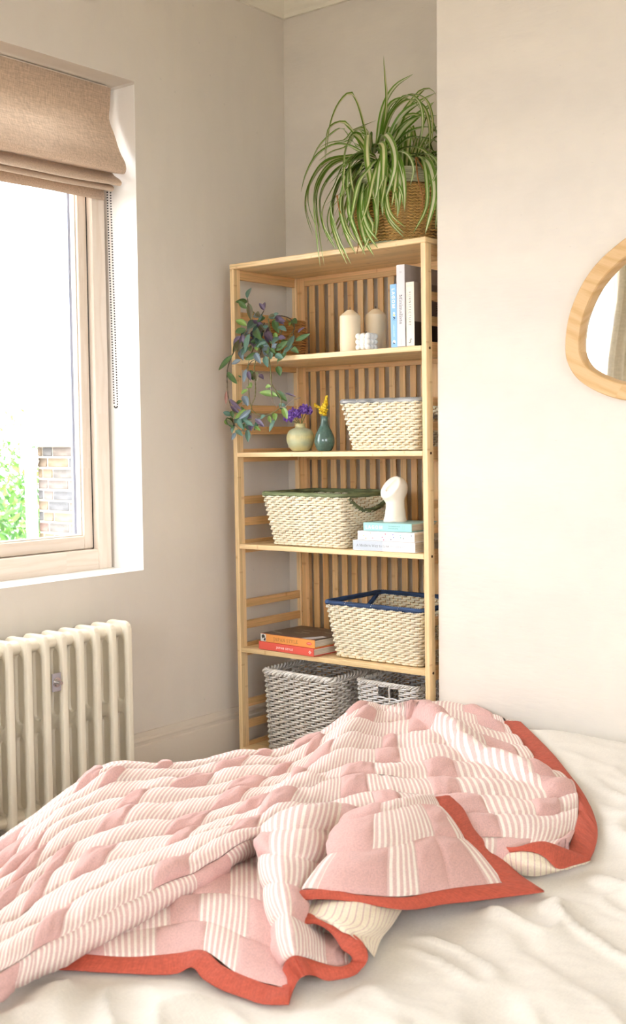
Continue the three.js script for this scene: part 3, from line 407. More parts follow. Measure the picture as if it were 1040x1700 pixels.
// ---------------------------------------------------------------- outside the window
{
  struct('garden_ground', new THREE.PlaneGeometry(120, 120).rotateX(-Math.PI / 2).translate(0, -2.6, 0), std({ color: srgb(0x9b948a), roughness: 1 }));
  const r = rng(901), wz = -1.9, wx = -3.915;
  const house = thing('neighbouring_house', 'neighbouring brick house corner with white gutter and slate hung wall outside the window', 'house', [0, 0, 0]);
  const mortar = std({ color: srgb(0xcfc8bc), roughness: 1 }), white = std({ color: srgb(0xf3f3f0), roughness: 0.5 }), slateM = [0xb9bec4, 0xc4c8cc, 0xafb5bd].map((c) => std({ color: srgb(c), roughness: 0.8 }));
  part(house, 'mortar', span(wx + 0.004, wx + 2.4, -2.6, 1.118, wz - 0.3, wz - 0.008, 0, 0), mortar);
  const tones = [0x9a8a78, 0x9f8d76, 0x8a857f, 0xa08c74, 0x958a82, 0x7d7d7e, 0xa8967c, 0x9c8278];
  const bt = dataTex(128, 64, (u, v) => 0.75 + 0.5 * (fbm(u * 8, v * 8, 91, 4, 8) - 0.35));
  const bm = tones.map((c) => std({ color: srgb(c), map: bt, roughness: 0.95 }));
  const stretcher = box(0.212, 0.062, 0.1, 0.004), header = box(0.1, 0.062, 0.1, 0.004), closer = box(0.045, 0.062, 0.1, 0.004), pitch = 0.0765;
  for (let row = 0; row < 18; row++) {
    const y = 1.118 - 0.037 - row * pitch; let x = wx, i = 0;
    while (x < wx + 1.0) {   // Flemish bond: a header or header and closer at the corner, then by turns
      const kind = row % 2 ? (i % 2 ? 's' : 'h') : (i === 0 ? 'c' : i % 2 ? 'h' : 's'), L = kind === 's' ? 0.212 : kind === 'h' ? 0.1 : 0.045;
      const b = part(house, 'brick', kind === 's' ? stretcher : kind === 'h' ? header : closer, bm[Math.floor(r() * bm.length)]); b.position.set(x + L / 2, y + (r() - 0.5) * 0.003, wz - 0.05 + (r() - 0.5) * 0.005); x += L + 0.013; i++;
    }
  }
  part(house, 'fascia', span(wx - 0.06, wx + 2.4, 1.12, 1.22, wz - 0.25, wz + 0.06, 0.006, 0), white);
  const gut = new THREE.CylinderGeometry(0.055, 0.055, 2.5, 20, 1, true, Math.PI * 0.5, Math.PI).rotateZ(Math.PI / 2).rotateX(Math.PI / 2);
  part(house, 'gutter', tube([V(wx - 0.16, 1.21, wz + 0.12), V(wx + 2.4, 1.21, wz + 0.12)], 0.055, 20), white);
  part(house, 'downpipe', tube(curvePts([V(wx + 0.03, 1.19, wz + 0.12), V(wx + 0.03, 1.12, wz + 0.12), V(wx - 0.0, 1.07, wz + 0.09), V(wx + 0.01, 1.02, wz + 0.05), V(wx - 0.008, 0.97, wz + 0.05), V(wx - 0.008, 0.4, wz + 0.05), V(wx - 0.008, -2.6, wz + 0.05)], 40), 0.042, 16, false, V(0, 0, 1)), white);
  part(house, 'pipe_clip', span(wx - 0.12, wx + 0.03, 1.0, 1.03, wz, wz + 0.1, 0.008, 0), white);
  part(house, 'roof', new THREE.ExtrudeGeometry(new THREE.Shape([[-0.14, 1.24], [2.4, 1.24], [2.4, 1.50], [0.02, 1.46]].map(([x, y]) => new THREE.Vector2(wx + x, y))), { depth: 0.5, bevelEnabled: false }).translate(0, 0, wz - 0.55), white);
  part(house, 'slate_wall_backing', span(wx + 0.02, wx + 2.4, 1.45, 4.6, wz - 0.5, wz - 0.21, 0, 0), slateM[0]);
  const sl = box(0.19, 0.26, 0.008, 0.001);
  for (let row = 0; row < 14; row++) for (let i = 0; i < 5; i++) { const s = part(house, 'slate', sl, slateM[Math.floor(r() * 3)]); s.position.set(wx + 0.1 + i * 0.194 + (row % 2) * 0.097, 1.58 + row * 0.2, wz - 0.2 + r() * 0.003); s.rotation.x = -0.03; }
  // shrubs and trees beyond, to the left
  const leafG = (() => { const g = surf(2, 3, (u, v) => { const w = Math.sin(Math.PI * Math.min(1, v * 1.02)) * 0.4; return V((u - 0.5) * w, v, Math.abs(u - 0.5) * 0.12 * (w > 0 ? 1 : 0) - 0.12 * v * v); }); return g; })();
  const leafMats = [0x5f8f3e, 0x7fae4e, 0x49773a].map((c) => phys({ color: srgb(c), roughness: 0.6, transmission: 0.35, thickness: 0, side: THREE.DoubleSide }));
  const bark = std({ color: srgb(0x8a6a52), roughness: 0.9 });
  const tree = (label, x, y, z, R, n, seed, trunkTop) => {
    const q = rng(seed), t = thing('garden_tree', label, 'tree', [x, -2.6, z]);
    part(t, 'trunk', tube(curvePts([V(0, 0, 0), V(0.1, 1.2, 0.05), V(-0.05, trunkTop, 0)], 14), (k) => 0.09 * (1 - 0.6 * k), 8, false, V(1, 0, 0)), bark);
    for (let i = 0; i < 7; i++) { const a = q() * 6.28, h = trunkTop * (0.45 + 0.5 * q()), l = R * (0.5 + q() * 0.5); part(t, 'branch', tube(curvePts([V(0, h, 0), V(Math.cos(a) * l * 0.5, h + l * 0.35, Math.sin(a) * l * 0.5), V(Math.cos(a) * l, h + l * 0.5, Math.sin(a) * l)], 8), (k) => 0.03 * (1 - 0.7 * k), 6, false, V(0.3, 0, 1)), bark); }
    for (let c = 0; c < 3; c++) {
      const im = new THREE.InstancedMesh(leafG, leafMats[c], n / 3 | 0), o = new THREE.Object3D();
      for (let i = 0; i < im.count; i++) {
        const u = q() * 2 - 1, a = q() * 6.283, rr = Math.pow(q(), 0.4), s = Math.sqrt(1 - u * u), lump = 0.75 + 0.35 * vnoise(a * 2 + 5, u * 3 + 7, seed);
        o.position.set(Math.cos(a) * s * rr * R * lump, trunkTop + u * rr * R * 1.05 * lump, Math.sin(a) * s * rr * R * lump); o.rotation.set(q() * 2 - 0.4, q() * 6.28, q() * 1.2); const k = 0.05 + q() * 0.06; o.scale.set(k * 1.1, k, k); o.updateMatrix(); im.setMatrixAt(i, o.matrix);
      }
      im.name = numbered('foliage'); t.add(im); stuff(im);
    }
  };
  tree('leafy green shrub behind the white downpipe outside the window', -5.6, 0, -3.0, 1.25, 4200, 911, 2.5);
  tree('pale green bush low at the left edge outside the window', -4.6, 0, -1.6, 0.8, 2400, 917, 2.1);
  tree('distant tree rising behind the gutter outside the window', -10.5, 0, -6.5, 1.7, 4200, 923, 2.5);
}

// ---------------------------------------------------------------- woven baskets
// path round a rounded rectangle: u in 0..1 -> [x, z, nx, nz]; x runs along the front
function rectPath(w, d, r) {
  const segs = [[w - 2 * r, 0], [0, 1], [d - 2 * r, 0], [0, 1], [w - 2 * r, 0], [0, 1], [d - 2 * r, 0], [0, 1]], lens = segs.map(([l, c]) => (c ? (r * Math.PI) / 2 : l)), L = lens.reduce((a, b) => a + b);
  const f = (s) => {
    s = ((s % L) + L) % L; let i = 0; while (s > lens[i] && i < 7) { s -= lens[i]; i++; }
    const side = i >> 1, q = i % 2, rot = [[1, 0, 0, 1], [0, -1, 1, 0], [-1, 0, 0, -1], [0, 1, -1, 0]][side];   // direction, outward normal
    const st = [[-w / 2 + r, d / 2], [w / 2, d / 2 - r], [w / 2 - r, -d / 2], [-w / 2, -d / 2 + r]][side];
    if (!q) return [st[0] + rot[0] * s, st[1] + rot[1] * s, rot[2], rot[3], side];
    const c = [[w / 2 - r, d / 2 - r], [w / 2 - r, -d / 2 + r], [-w / 2 + r, -d / 2 + r], [-w / 2 + r, d / 2 - r]][side], a = s / r, nx = rot[2] * Math.cos(a) + rot[0] * Math.sin(a), nz = rot[3] * Math.cos(a) + rot[1] * Math.sin(a);
    return [c[0] + nx * r, c[1] + nz * r, nx, nz, side + 0.5];
  };
  return { L, f };
}
function flatTexNoise(base, seed, amt = 0.2) { return dataTex(256, 64, (u, v) => { const k = 1 + (vnoise(u * 40, v * 12, seed, 40, 12) - 0.5) * amt + (vnoise(u * 8, v * 32, seed + 1, 8, 32) - 0.5) * amt; return base.map((c) => c * k); }); }
function makeBasket(o) {   // o: name,label,category,pos,rot,bw,bd,tw,td,h,r,rows,pitch,thick,mats,rim,handle
  const t = thing(o.name, o.label, 'basket', o.pos); if (o.rot) t.rotation.y = o.rot;
  const dim = (k) => rectPath(lerp(o.bw, o.tw, k), lerp(o.bd, o.td, k), o.r), L0 = dim(0.5).L, ns = 2 * Math.round(L0 / o.pitch / 2), q = rng(o.seed);
  const at = (u, k, out) => { const P = dim(k), [x, z, nx, nz, side] = P.f(u * P.L); return { p: V(x + nx * out, k * o.h, z + nz * out), side, x, z, nx, nz }; };
  // cut for the hand holes in the two short ends (or in the front), in world-ish coordinates
  const cut = (u, k) => { if (!o.cut) return false; const a = at(u, k, 0); const along = o.cut.front ? a.x : a.z, ok = o.cut.front ? Math.abs(a.side) < 0.4 : a.side === 1 || a.side === 3; if (!ok) return false; const y = k * o.h, w = o.cut.w / 2; if (Math.abs(along - (o.cut.c ?? 0)) > w) return false; const lim = o.cut.square ? o.cut.y0 : o.h - (o.h - o.cut.y0) * (1 - Math.pow(along / w, 2)); return y > lim && y < (o.cut.y1 ?? 9); };
  const strands = [], N = ns * (o.fine ?? 3), perRow = o.h / o.rows, R = perRow * (o.fat ?? 0.5);
  for (let row = 0; row < o.rows; row++) {
    const k0 = (row + 0.5) / o.rows; let run = []; const runs = [], ph = row % 2 ? 0 : Math.PI, jit = q() * 0.002;
    for (let i = 0; i < N; i++) {
      const u = i / N, w = Math.cos(Math.PI * u * ns + ph), k = clamp(k0 + (vnoise(u * 40, row, o.seed) - 0.5) * 0.16 / o.rows + 0.14 / o.rows * Math.sin(Math.PI * u * ns + ph), (R + 0.0005) / o.h, 0.995);
      if (cut(u, k0)) { if (run.length) runs.push(run); run = []; } else run.push(at(u, k, w * o.thick + jit).p);
    }
    if (runs.length === 0 && run.length === N) strands.push(tube(run, R, o.seg ?? 5, true, V(0, 1, 0), o.flat ?? 1));
    else { if (run.length) runs.push(run); for (const g of runs) if (g.length > 2) strands.push(tube(g, R, o.seg ?? 5, false, V(0, 1, 0), o.flat ?? 1)); }
  }
  stuff(part(t, 'weave', mergeI(strands.map((g) => g)), o.mat));
  const stakes = [];
  for (let i = 0; i < ns; i++) { const u = i / ns; let pts = []; const end = () => { if (pts.length > 1) stakes.push(tube(pts, o.stakeR ?? 0.0022, 5, false, V(1, 0, 0.3))); pts = []; }; for (let j = 0; j <= 40; j++) { const k = j / 40; if (!cut(u, k)) { if (j % 4 === 0 || cut(u, k + 0.025) || cut(u, k - 0.025)) pts.push(at(u, k, 0).p); } else end(); } end(); }
  stuff(part(t, 'stakes', mergeI(stakes), o.stakeMat ?? o.mat));
  const P = dim(0); part(t, 'base', (() => { const s = new THREE.Shape(); const m = 40; for (let i = 0; i < m; i++) { const [x, z] = P.f((i / m) * P.L); i ? s.lineTo(x, -z) : s.moveTo(x, -z); } return new THREE.ExtrudeGeometry(s, { depth: 0.006, bevelEnabled: false }).rotateX(-Math.PI / 2).translate(0, 0.001, 0); })(), o.mat);
  return { t, at, dim, ns, L0 };
}
// cord wrapped round a line: a core with close turns of thread standing proud
function wrapped(pts, R, turn, closed = false) {
  const c = new THREE.CatmullRomCurve3(pts, closed, 'centripetal'), L = c.getLength(), n = Math.round(L / turn) * 4, out = c.getSpacedPoints(n); if (closed) out.pop();
  return tube(out, (k) => R * (1 + 0.10 * Math.sin(k * n / 4 * Math.PI * 2) + 0.05 * Math.sin(k * 91)), 8, closed);
}
const seagrass = std({ map: flatTexNoise(rgb(0xF2E6CB), 101, 0.22), roughness: 0.85 }), seagrassDark = std({ map: flatTexNoise(rgb(0xC9A877), 103, 0.3), roughness: 0.85 });
function seagrassBasket(o) {
  const rimMat = std({ map: flatTexNoise(rgb(o.color), o.seed, 0.45), roughness: 0.8 });
  const b = makeBasket({ name: 'seagrass_basket', r: 0.018, rows: o.rows ?? 17, pitch: 0.0165, thick: 0.003, fat: 0.53, fine: 4, mat: seagrass, stakeMat: seagrassDark, cut: { w: o.td * 0.84, y0: o.h - 0.048 }, ...o });
  const n = 80, ring = []; for (let i = 0; i < n; i++) ring.push(b.at(i / n, 1, 0).p.add(V(0, 0.003, 0)));
  part(b.t, 'rim', wrapped(ring, 0.0082, 0.007, true), rimMat, o.rimLabel);
  for (const s of [1, -1]) {   // wrapped lip under each hand hole
    const pts = []; for (let i = 0; i <= 16; i++) { const v = -1 + i / 8, y = o.h - 0.050 * (1 - v * v) - 0.002, k = y / o.h; pts.push(V(s * (lerp(o.bw, o.tw, k) / 2), y, v * o.td * 0.42)); }
    part(b.t, 'handle_lip', wrapped(pts, 0.0078, 0.007), rimMat, o.rimLabel);
  }
  // pale stitches that bind the rim to the wall
  const st = []; for (let i = 0; i < 26; i++) { const u = (i + 0.3) / 26, a = b.at(u, 1, 0.006), c = b.at(u + 0.006, 1 - 0.016 / o.h, 0.004); if (a.side === 0 || a.side === 2) st.push(tube([c.p, a.p.clone().add(V(0, 0.005, 0)), a.p.clone().add(V(-a.nx * 0.006, 0.0105, -a.nz * 0.006))], 0.0014, 5)); }
  stuff(part(b.t, 'stitches', mergeI(st), seagrass));
  return b.t;
}
const at5 = (i, x, z) => { const p = onShelf(x, SH.y[i], z); return [p.x, p.y + 0.0005, p.z]; };
seagrassBasket({ label: 'woven seagrass basket with a grey bound rim beside the teal vase', pos: [0.700, 1.1265, 0.265], bw: 0.25, bd: 0.19, tw: 0.31, td: 0.24, h: 0.155, rows: 19, seed: 111, color: 0x9A9A98, rimLabel: 'grey wrapped cord' });
seagrassBasket({ label: 'woven seagrass basket with an olive green bound rim on the middle shelf', pos: [0.402, 0.8035, 0.265], bw: 0.30, bd: 0.235, tw: 0.35, td: 0.30, h: 0.172, rows: 21, seed: 113, color: 0x6C7450, rimLabel: 'olive green wrapped cord' });
seagrassBasket({ label: 'woven seagrass basket with a navy blue bound rim, largest of the three', pos: [0.677, 0.4408, 0.243], bw: 0.33, bd: 0.26, tw: 0.378, td: 0.32, h: 0.180, rows: 22, seed: 117, color: 0x2C4265, rimLabel: 'navy blue wrapped cord' });
// grey willow baskets on the bottom board
const willow = std({ map: flatTexNoise(rgb(0xF0E9DF), 121, 0.4), roughness: 0.7 }), willowDark = std({ map: flatTexNoise(rgb(0xB4A898), 123, 0.4), roughness: 0.75 });
function braidRim(b, R, turns) {
  const out = [];
  for (let s = 0; s < 3; s++) { const pts = [], n = 240; for (let i = 0; i < n; i++) { const u = i / n, ph = (u * turns + s / 3) * Math.PI * 2, a = b.at(u, 1, Math.cos(ph) * R * 1.1); pts.push(a.p.add(V(0, 0.004 + Math.sin(ph) * R, 0))); } out.push(tube(pts, R * 0.72, 6, true)); }
  return out;
}
{
  const y = SH.y[4];
  const b1 = makeBasket({ name: 'willow_basket', label: 'tall grey willow basket with a plaited rim at the left of the bottom shelf', pos: [0.345, 0.0805, 0.233], bw: 0.275, bd: 0.29, tw: 0.30, td: 0.30, h: 0.27, r: 0.02, rows: 30, pitch: 0.023, thick: 0.0042, fat: 0.40, mat: willow, stakeMat: willowDark, stakeR: 0.0032, seed: 131, fine: 4 });
  for (const g of braidRim(b1, 0.0075, 22)) part(b1.t, 'rim_plait', g, willow);
  const b2 = makeBasket({ name: 'willow_basket', label: 'low grey willow basket with a square hand hole at the right of the bottom shelf', pos: [0.70, 0.083, 0.215], bw: 0.215, bd: 0.255, tw: 0.24, td: 0.28, h: 0.278, r: 0.018, rows: 36, pitch: 0.021, thick: 0.0036, fat: 0.40, mat: std({ map: flatTexNoise(rgb(0xEAE7E3), 125, 0.35), roughness: 0.7 }), stakeMat: willowDark, stakeR: 0.0026, seed: 137, fine: 4, cut: { front: true, square: true, w: 0.078, c: 0.012, y0: 0.236, y1: 0.271 } });
  for (const g of braidRim(b2, 0.0045, 30)) part(b2.t, 'rim_plait', g, willow);
  part(b2.t, 'hole_stake', tube([V(0.012, 0.225, 0.139), V(0.012, 0.272, 0.141)], 0.003, 6, false, V(1, 0, 0)), willow);
}

// ---------------------------------------------------------------- books
// a book lying in its own axes: spine towards +z, x along the spine (length L), y thickness T, z depth D (cover width)
const paper = std({ map: dataTex(64, 128, (u, v) => { const k = 0.93 + 0.09 * (hash2(0, Math.floor(v * 128), 5) - 0.5) * 2; return [0.90 * k, 0.86 * k, 0.79 * k]; }), roughness: 0.9 });
function makeBook(o) {
  const b = thing('book', o.label, 'book', [0, 0, 0], o.group), { L, T, D } = o, c = 0.0022, cm = std({ color: srgb(o.color), roughness: o.rough ?? 0.55 });
  part(b, 'pages', boxAt(0, 0, -0.004, L - 0.008, T - 2 * c, D - 0.006, 0.001, 0), paper);
  for (const s of [1, -1]) part(b, 'cover', boxAt(0, s * (T / 2 - c / 2), 0, L, c, D, 0.0006, 0), o.coverColor && s === (o.coverSide ?? 1) ? std({ color: srgb(o.coverColor), roughness: 0.4 }) : cm);
  const sp = part(b, 'spine', boxAt(0, 0, D / 2 - 0.0008, L, T, 0.0022, 0.0007, 0), cm);
  const W = 1024, H = Math.round(1024 * T / L), tex = canvasTex(W, H, (x) => { x.fillStyle = '#' + o.color.toString(16).padStart(6, '0'); x.fillRect(0, 0, W, H); o.spine(x, W, H); });
  part(sp, 'spine_print', new THREE.PlaneGeometry(L - 0.002, T - 0.002).translate(0, 0, D / 2 + 0.0006), std({ map: tex, roughness: o.rough ?? 0.55 }));
  if (o.cover) { const ct = canvasTex(512, Math.round(512 * D / L), o.cover), s = o.coverSide ?? 1; part(b, 'cover_print', new THREE.PlaneGeometry(L - 0.002, D - 0.002).rotateX(-Math.PI / 2 * s).translate(0, s * (T / 2 + 0.0004), 0), std({ map: ct, roughness: 0.35 })); }
  return b;
}
// standing: spine to the front, its length upright with the lettering reading downwards
function standBook(b, x, y, z, L, T, D, lean = 0.0082) { b.rotation.set(0, 0, -Math.PI / 2 + lean); const p = V(0, L / 2 + 0.0005, 0).applyAxisAngle(V(0, 0, 1), lean); b.position.set(x + T / 2 + p.x, y + p.y, z - D / 2); }
const txt = (x, s, px, py, font, fill, sp) => { x.font = font; x.fillStyle = fill; x.textBaseline = 'middle'; if (sp) { let q = px; for (const ch of s) { x.fillText(ch, q, py); q += x.measureText(ch).width + sp; } } else x.fillText(s, px, py); };
{
  const g = 'books standing on the top shelf', z = 0.404;
  const base = (X) => onShelf(X - shelf.position.x + 0.0082 * 1.44, SH.y[0], 0).y + 0.0004;
  let b = makeBook({ label: 'pale blue upright paperback with white lettering, leftmost of the standing books', L: 0.196, T: 0.0245, D: 0.14, color: 0x8FC1EE, spine: (x, W, H) => {
    txt(x, 'LAGOM', 60, H * 0.5, 'bold ' + H * 0.66 + 'px sans-serif', '#ffffff', 8);
    x.strokeStyle = '#ffffff'; x.lineWidth = 4; for (const [a, c] of [[470, '#e8f2fb'], [505, '#f2e28a'], [545, '#40586c']]) { x.fillStyle = c; x.beginPath(); x.ellipse(a, H * 0.42, 15, H * 0.2, 0.4, 0, 7); x.fill(); } x.strokeStyle = '#40586c'; x.beginPath(); x.moveTo(560, H * 0.25); x.lineTo(590, H * 0.7); x.moveTo(590, H * 0.25); x.lineTo(560, H * 0.7); x.stroke();
    txt(x, 'LINNEA DUNNE', 660, H * 0.5, H * 0.22 + 'px sans-serif', '#eef6fd'); x.fillStyle = '#ffffff'; x.beginPath(); x.arc(945, H * 0.5, H * 0.25, 0, 7); x.fill(); x.fillStyle = '#2c4a66'; x.beginPath(); x.arc(952, H * 0.5, H * 0.2, -1.2, 1.9); x.fill(); } });
  standBook(b, 0.7575, base(0.757), z - 0.006, 0.196, 0.0245, 0.14, 0.018);
  b = makeBook({ label: 'tallest upright hardback in pale grey between the blue and cream books', L: 0.2525, T: 0.031, D: 0.19, color: 0xDFDADA, coverSide: 1, coverColor: 0xA39A97, spine: (x, W, H) => {
    txt(x, 'Minimalista', 370, H * 0.5, H * 0.52 + 'px serif', '#4b4a4e'); x.save(); x.translate(90, H * 0.5); x.rotate(Math.PI / 2); txt(x, 'SG', -18, 0, '28px serif', '#8b878a'); x.restore(); txt(x, 'MITCHELL BEAZLEY', 935, H * 0.5, '9px sans-serif', '#a9a5a6'); } });
  standBook(b, 0.785, base(0.787), z, 0.2525, 0.031, 0.19, 0.010);
  b = makeBook({ label: 'cream upright book with widely spaced dark capitals, nearest the right shelf post', L: 0.196, T: 0.03, D: 0.16, color: 0xF3EAD6, coverColor: 0x8d8078, coverSide: 1, spine: (x, W, H) => {
    txt(x, 'FURNITECTURE', 150, H * 0.52, H * 0.40 + 'px sans-serif', '#4a4640', 11); txt(x, 'FURNITURE THAT TRANSFORMS SPACE', 165, H * 0.84, H * 0.13 + 'px sans-serif', '#8b857a', 3); x.strokeStyle = '#c9beaa'; x.lineWidth = 3; for (const a of [45, 62]) { x.beginPath(); x.moveTo(a, H * 0.12); x.lineTo(a, H * 0.88); x.stroke(); }
    x.strokeStyle = '#2c2b2a'; x.lineWidth = 9; x.beginPath(); x.arc(940, H * 0.42, H * 0.14, 0.6, 4.2); x.stroke(); x.beginPath(); x.arc(955, H * 0.56, H * 0.14, 3.7, 7.4); x.stroke(); },
    cover: (x, W, H) => { x.fillStyle = '#8d8078'; x.fillRect(0, 0, W, H); x.fillStyle = '#2a2522'; x.fillRect(W * 0.62, 0, W * 0.4, H); txt(x, 'furnitecture', 60, 70, '64px sans-serif', '#2a2522'); } });
  standBook(b, 0.8195, base(0.82), z, 0.196, 0.03, 0.16, 0.0082);
}
{
  const lay = (o, x0, y, z, turn) => { const b = makeBook(o), c = V(o.L / 2, 0, -o.D / 2).applyAxisAngle(V(0, 1, 0), turn); b.rotation.set(0, turn, 0.0082, 'YXZ'); b.position.set(x0 + c.x, y + o.T / 2, z + c.z); return b; };
  const y0 = 0.8045; let y = y0;
  lay({ label: 'white and grey hardback, bottom of the stack beside the green rimmed basket', L: 0.238, T: 0.033, D: 0.17, color: 0xEDEDEE, spine: (x, W, H) => { x.fillStyle = '#C3CBD3'; x.fillRect(0, 0, W * 0.49, H); txt(x, 'A Modern Way to Live', 60, H * 0.5, H * 0.36 + 'px serif', '#55585c'); txt(x, 'Matt Gibberd', 560, H * 0.5, H * 0.34 + 'px serif', '#9d9da0'); x.strokeStyle = '#c0c0c2'; x.lineWidth = 3; x.beginPath(); x.arc(905, H * 0.5, H * 0.27, 0, 7); x.stroke(); x.beginPath(); x.ellipse(905, H * 0.5, 12, 22, 0.3, 0, 7); x.stroke(); } }, 0.604, y, 0.402, 0.03); y += 0.0338;
  lay({ label: 'white book with scattered coloured dots on its spine, middle of the stack', L: 0.224, T: 0.0295, D: 0.16, color: 0xF3F1F0, spine: (x, W, H) => { const d = [[110, .5, '#f3d76b'], [150, .82, '#eaa956'], [235, .18, '#f0b7a0'], [275, .75, '#ea8b83'], [455, .62, '#e34f7e'], [478, .9, '#d64a74'], [510, .22, '#c2485f'], [610, .82, '#4a3550'], [648, .25, '#8c86c4'], [658, .58, '#4b57a8'], [780, .30, '#82c3bd'], [785, .56, '#4fa390'], [835, .64, '#7a8380'], [975, .3, '#6d7f8f']]; for (const [a, b, c] of d) { x.fillStyle = c; x.beginPath(); x.arc(a, H * b, H * 0.075, 0, 7); x.fill(); } txt(x, 'The Secret Lives of Colour', 140, H * 0.52, 'italic ' + H * 0.30 + 'px serif', '#8f94b0'); txt(x, 'KASSIA', 700, H * 0.35, H * 0.15 + 'px serif', '#b7b7b7'); txt(x, 'ST CLAIR', 700, H * 0.6, H * 0.15 + 'px serif', '#b7b7b7'); x.strokeStyle = '#c9c9c9'; x.lineWidth = 3; x.beginPath(); x.arc(915, H * 0.5, H * 0.22, 0, 7); x.stroke(); } }, 0.621, y, 0.398, -0.02); y += 0.0303;
  lay({ label: 'mint green hardback on top of the stack under the ceramic head', L: 0.186, T: 0.0265, D: 0.15, color: 0x9FD3CE, coverColor: 0xA9CFCB, spine: (x, W, H) => { txt(x, 'LAGOM', 40, H * 0.55, 'bold ' + H * 0.62 + 'px sans-serif', '#f4fffd', 14); txt(x, 'The Swedish Art of', 540, H * 0.36, H * 0.2 + 'px sans-serif', '#4f7f7d'); txt(x, 'Balanced Living', 540, H * 0.64, H * 0.2 + 'px sans-serif', '#4f7f7d'); txt(x, '\u25AE', 935, H * 0.5, H * 0.5 + 'px sans-serif', '#3d5f66'); x.strokeStyle = '#86b5b2'; x.lineWidth = 3; x.strokeRect(840, H * 0.25, 36, H * 0.5); } }, 0.641, y, 0.394, 0.015);
  // two art books
  y = 0.4363;
  lay({ label: 'red hardback with white lettering under the orange book', L: 0.262, T: 0.0265, D: 0.215, color: 0xE9604F, spine: (x, W, H) => { txt(x, 'JAPAN STYLE', 335, H * 0.5, 'bold ' + H * 0.42 + 'px sans-serif', '#ffece6', 5); x.save(); x.translate(960, H * 0.5); x.rotate(Math.PI / 4); x.fillStyle = '#ffe6df'; for (const [a, b] of [[-11, -11], [11, -11], [-11, 11], [11, 11]]) x.fillRect(a - 8, b - 8, 16, 16); x.restore(); } }, 0.187, y, 0.397, -0.075); y += 0.0272;
  lay({ label: 'orange hardback with a dark photographic cover on top of the red book', L: 0.256, T: 0.0275, D: 0.21, color: 0xEFA155, rough: 0.4, coverColor: 0x4a3c33, spine: (x, W, H) => {
    x.fillStyle = '#d8d6d2'; x.fillRect(0, 0, 105, H); x.fillStyle = '#26221f'; x.beginPath(); x.ellipse(52, H * 0.35, 30, H * 0.28, 0.5, 0, 7); x.fill(); x.fillRect(60, H * 0.5, 35, H * 0.4); x.fillStyle = '#efeeea'; x.beginPath(); x.arc(62, H * 0.6, 10, 0, 7); x.fill();
    txt(x, 'JAPAN STYLE', 250, H * 0.52, H * 0.62 + 'px serif', '#8c5a27', 3); x.fillStyle = '#e9534d'; x.beginPath(); x.ellipse(925, H * 0.5, 48, H * 0.2, 0, 0, 7); x.fill(); txt(x, 'TUTTLE', 893, H * 0.5, 'bold ' + H * 0.17 + 'px sans-serif', '#ffd9cc'); },
    cover: (x, W, H) => { x.fillStyle = '#463b35'; x.fillRect(0, 0, W, H); const q = rng(77); for (let i = 0; i < 26; i++) { x.fillStyle = ['#2a2320', '#6f6058', '#8d8279', '#5a4a42', '#a39a92', '#352c28'][Math.floor(q() * 6)]; x.save(); x.translate(q() * W, q() * H); x.rotate(q() * 0.6 - 0.3); x.fillRect(-60, -9, 40 + q() * 110, 6 + q() * 26); x.restore(); } x.fillStyle = '#d7d6d8'; x.beginPath(); x.moveTo(W * 0.72, H); x.lineTo(W * 0.86, H * 0.62); x.lineTo(W * 0.97, H * 0.66); x.lineTo(W * 0.9, H); x.fill(); x.fillStyle = '#b5473c'; x.fillRect(0, H - 12, W, 12); } }, 0.193, y, 0.394, -0.065);
}
// ---------------------------------------------------------------- candles
{
  const wax = phys({ color: srgb(0xF8E3BF), roughness: 0.45, sheen: 0.2, sheenColor: srgb(0xfff3dc) }), wickM = std({ color: srgb(0x6b6156), roughness: 0.9 });
  const pillar = (label, x, z, r, h) => { const p = onShelf(x - 0.06, SH.y[0], 0), c = thing('pillar_candle', label, 'candle', [x, p.y + 0.0005, z]);
    part(c, 'wax', lathe([[0, 0], [r - 0.002, 0], [r, 0.002], [r, h - 0.004], [r - 0.0015, h - 0.001], [r - 0.005, h + 0.002], [0.012, h + 0.016], [0.006, h + 0.018], [0, h + 0.018]], 56), wax); part(c, 'wick', new THREE.CylinderGeometry(0.0011, 0.0013, 0.010, 8).translate(0, h + 0.022, 0), wickM); };
  pillar('cream pillar candle on the top shelf, the left of the two', 0.543, 0.325, 0.0345, 0.122);
  pillar('cream pillar candle behind the knobbly candle, the right of the two', 0.590, 0.245, 0.0345, 0.128);
  const white = phys({ color: srgb(0xFBF6EE), roughness: 0.38 }), p = onShelf(0.54, SH.y[0], 0), c = thing('bubble_candle', 'small white cube candle made of round bubbles in front of the pillar candles', 'candle', [0.626, p.y + 0.0016, 0.348]);
  const s = 0.0187, rb = 0.0103, gs = [box(s * 2.3, s * 2.3, s * 2.3, 0.003).translate(0, s * 1.3, 0)];
  for (let i = -1; i <= 1; i++) for (let j = 0; j < 3; j++) for (let k = -1; k <= 1; k++) if (i || k || j === 2) gs.push(new THREE.SphereGeometry(rb, 18, 12).translate(i * s, rb + j * 0.0178, k * s));
  c.rotation.y = 0.02; stuff(part(c, 'wax_bubbles', mergeI(gs.map((g) => (g.index ? g.toNonIndexed() : g))), white)); part(c, 'wick', new THREE.CylinderGeometry(0.001, 0.001, 0.01, 6).translate(0, 0.057, 0), wickM);
}
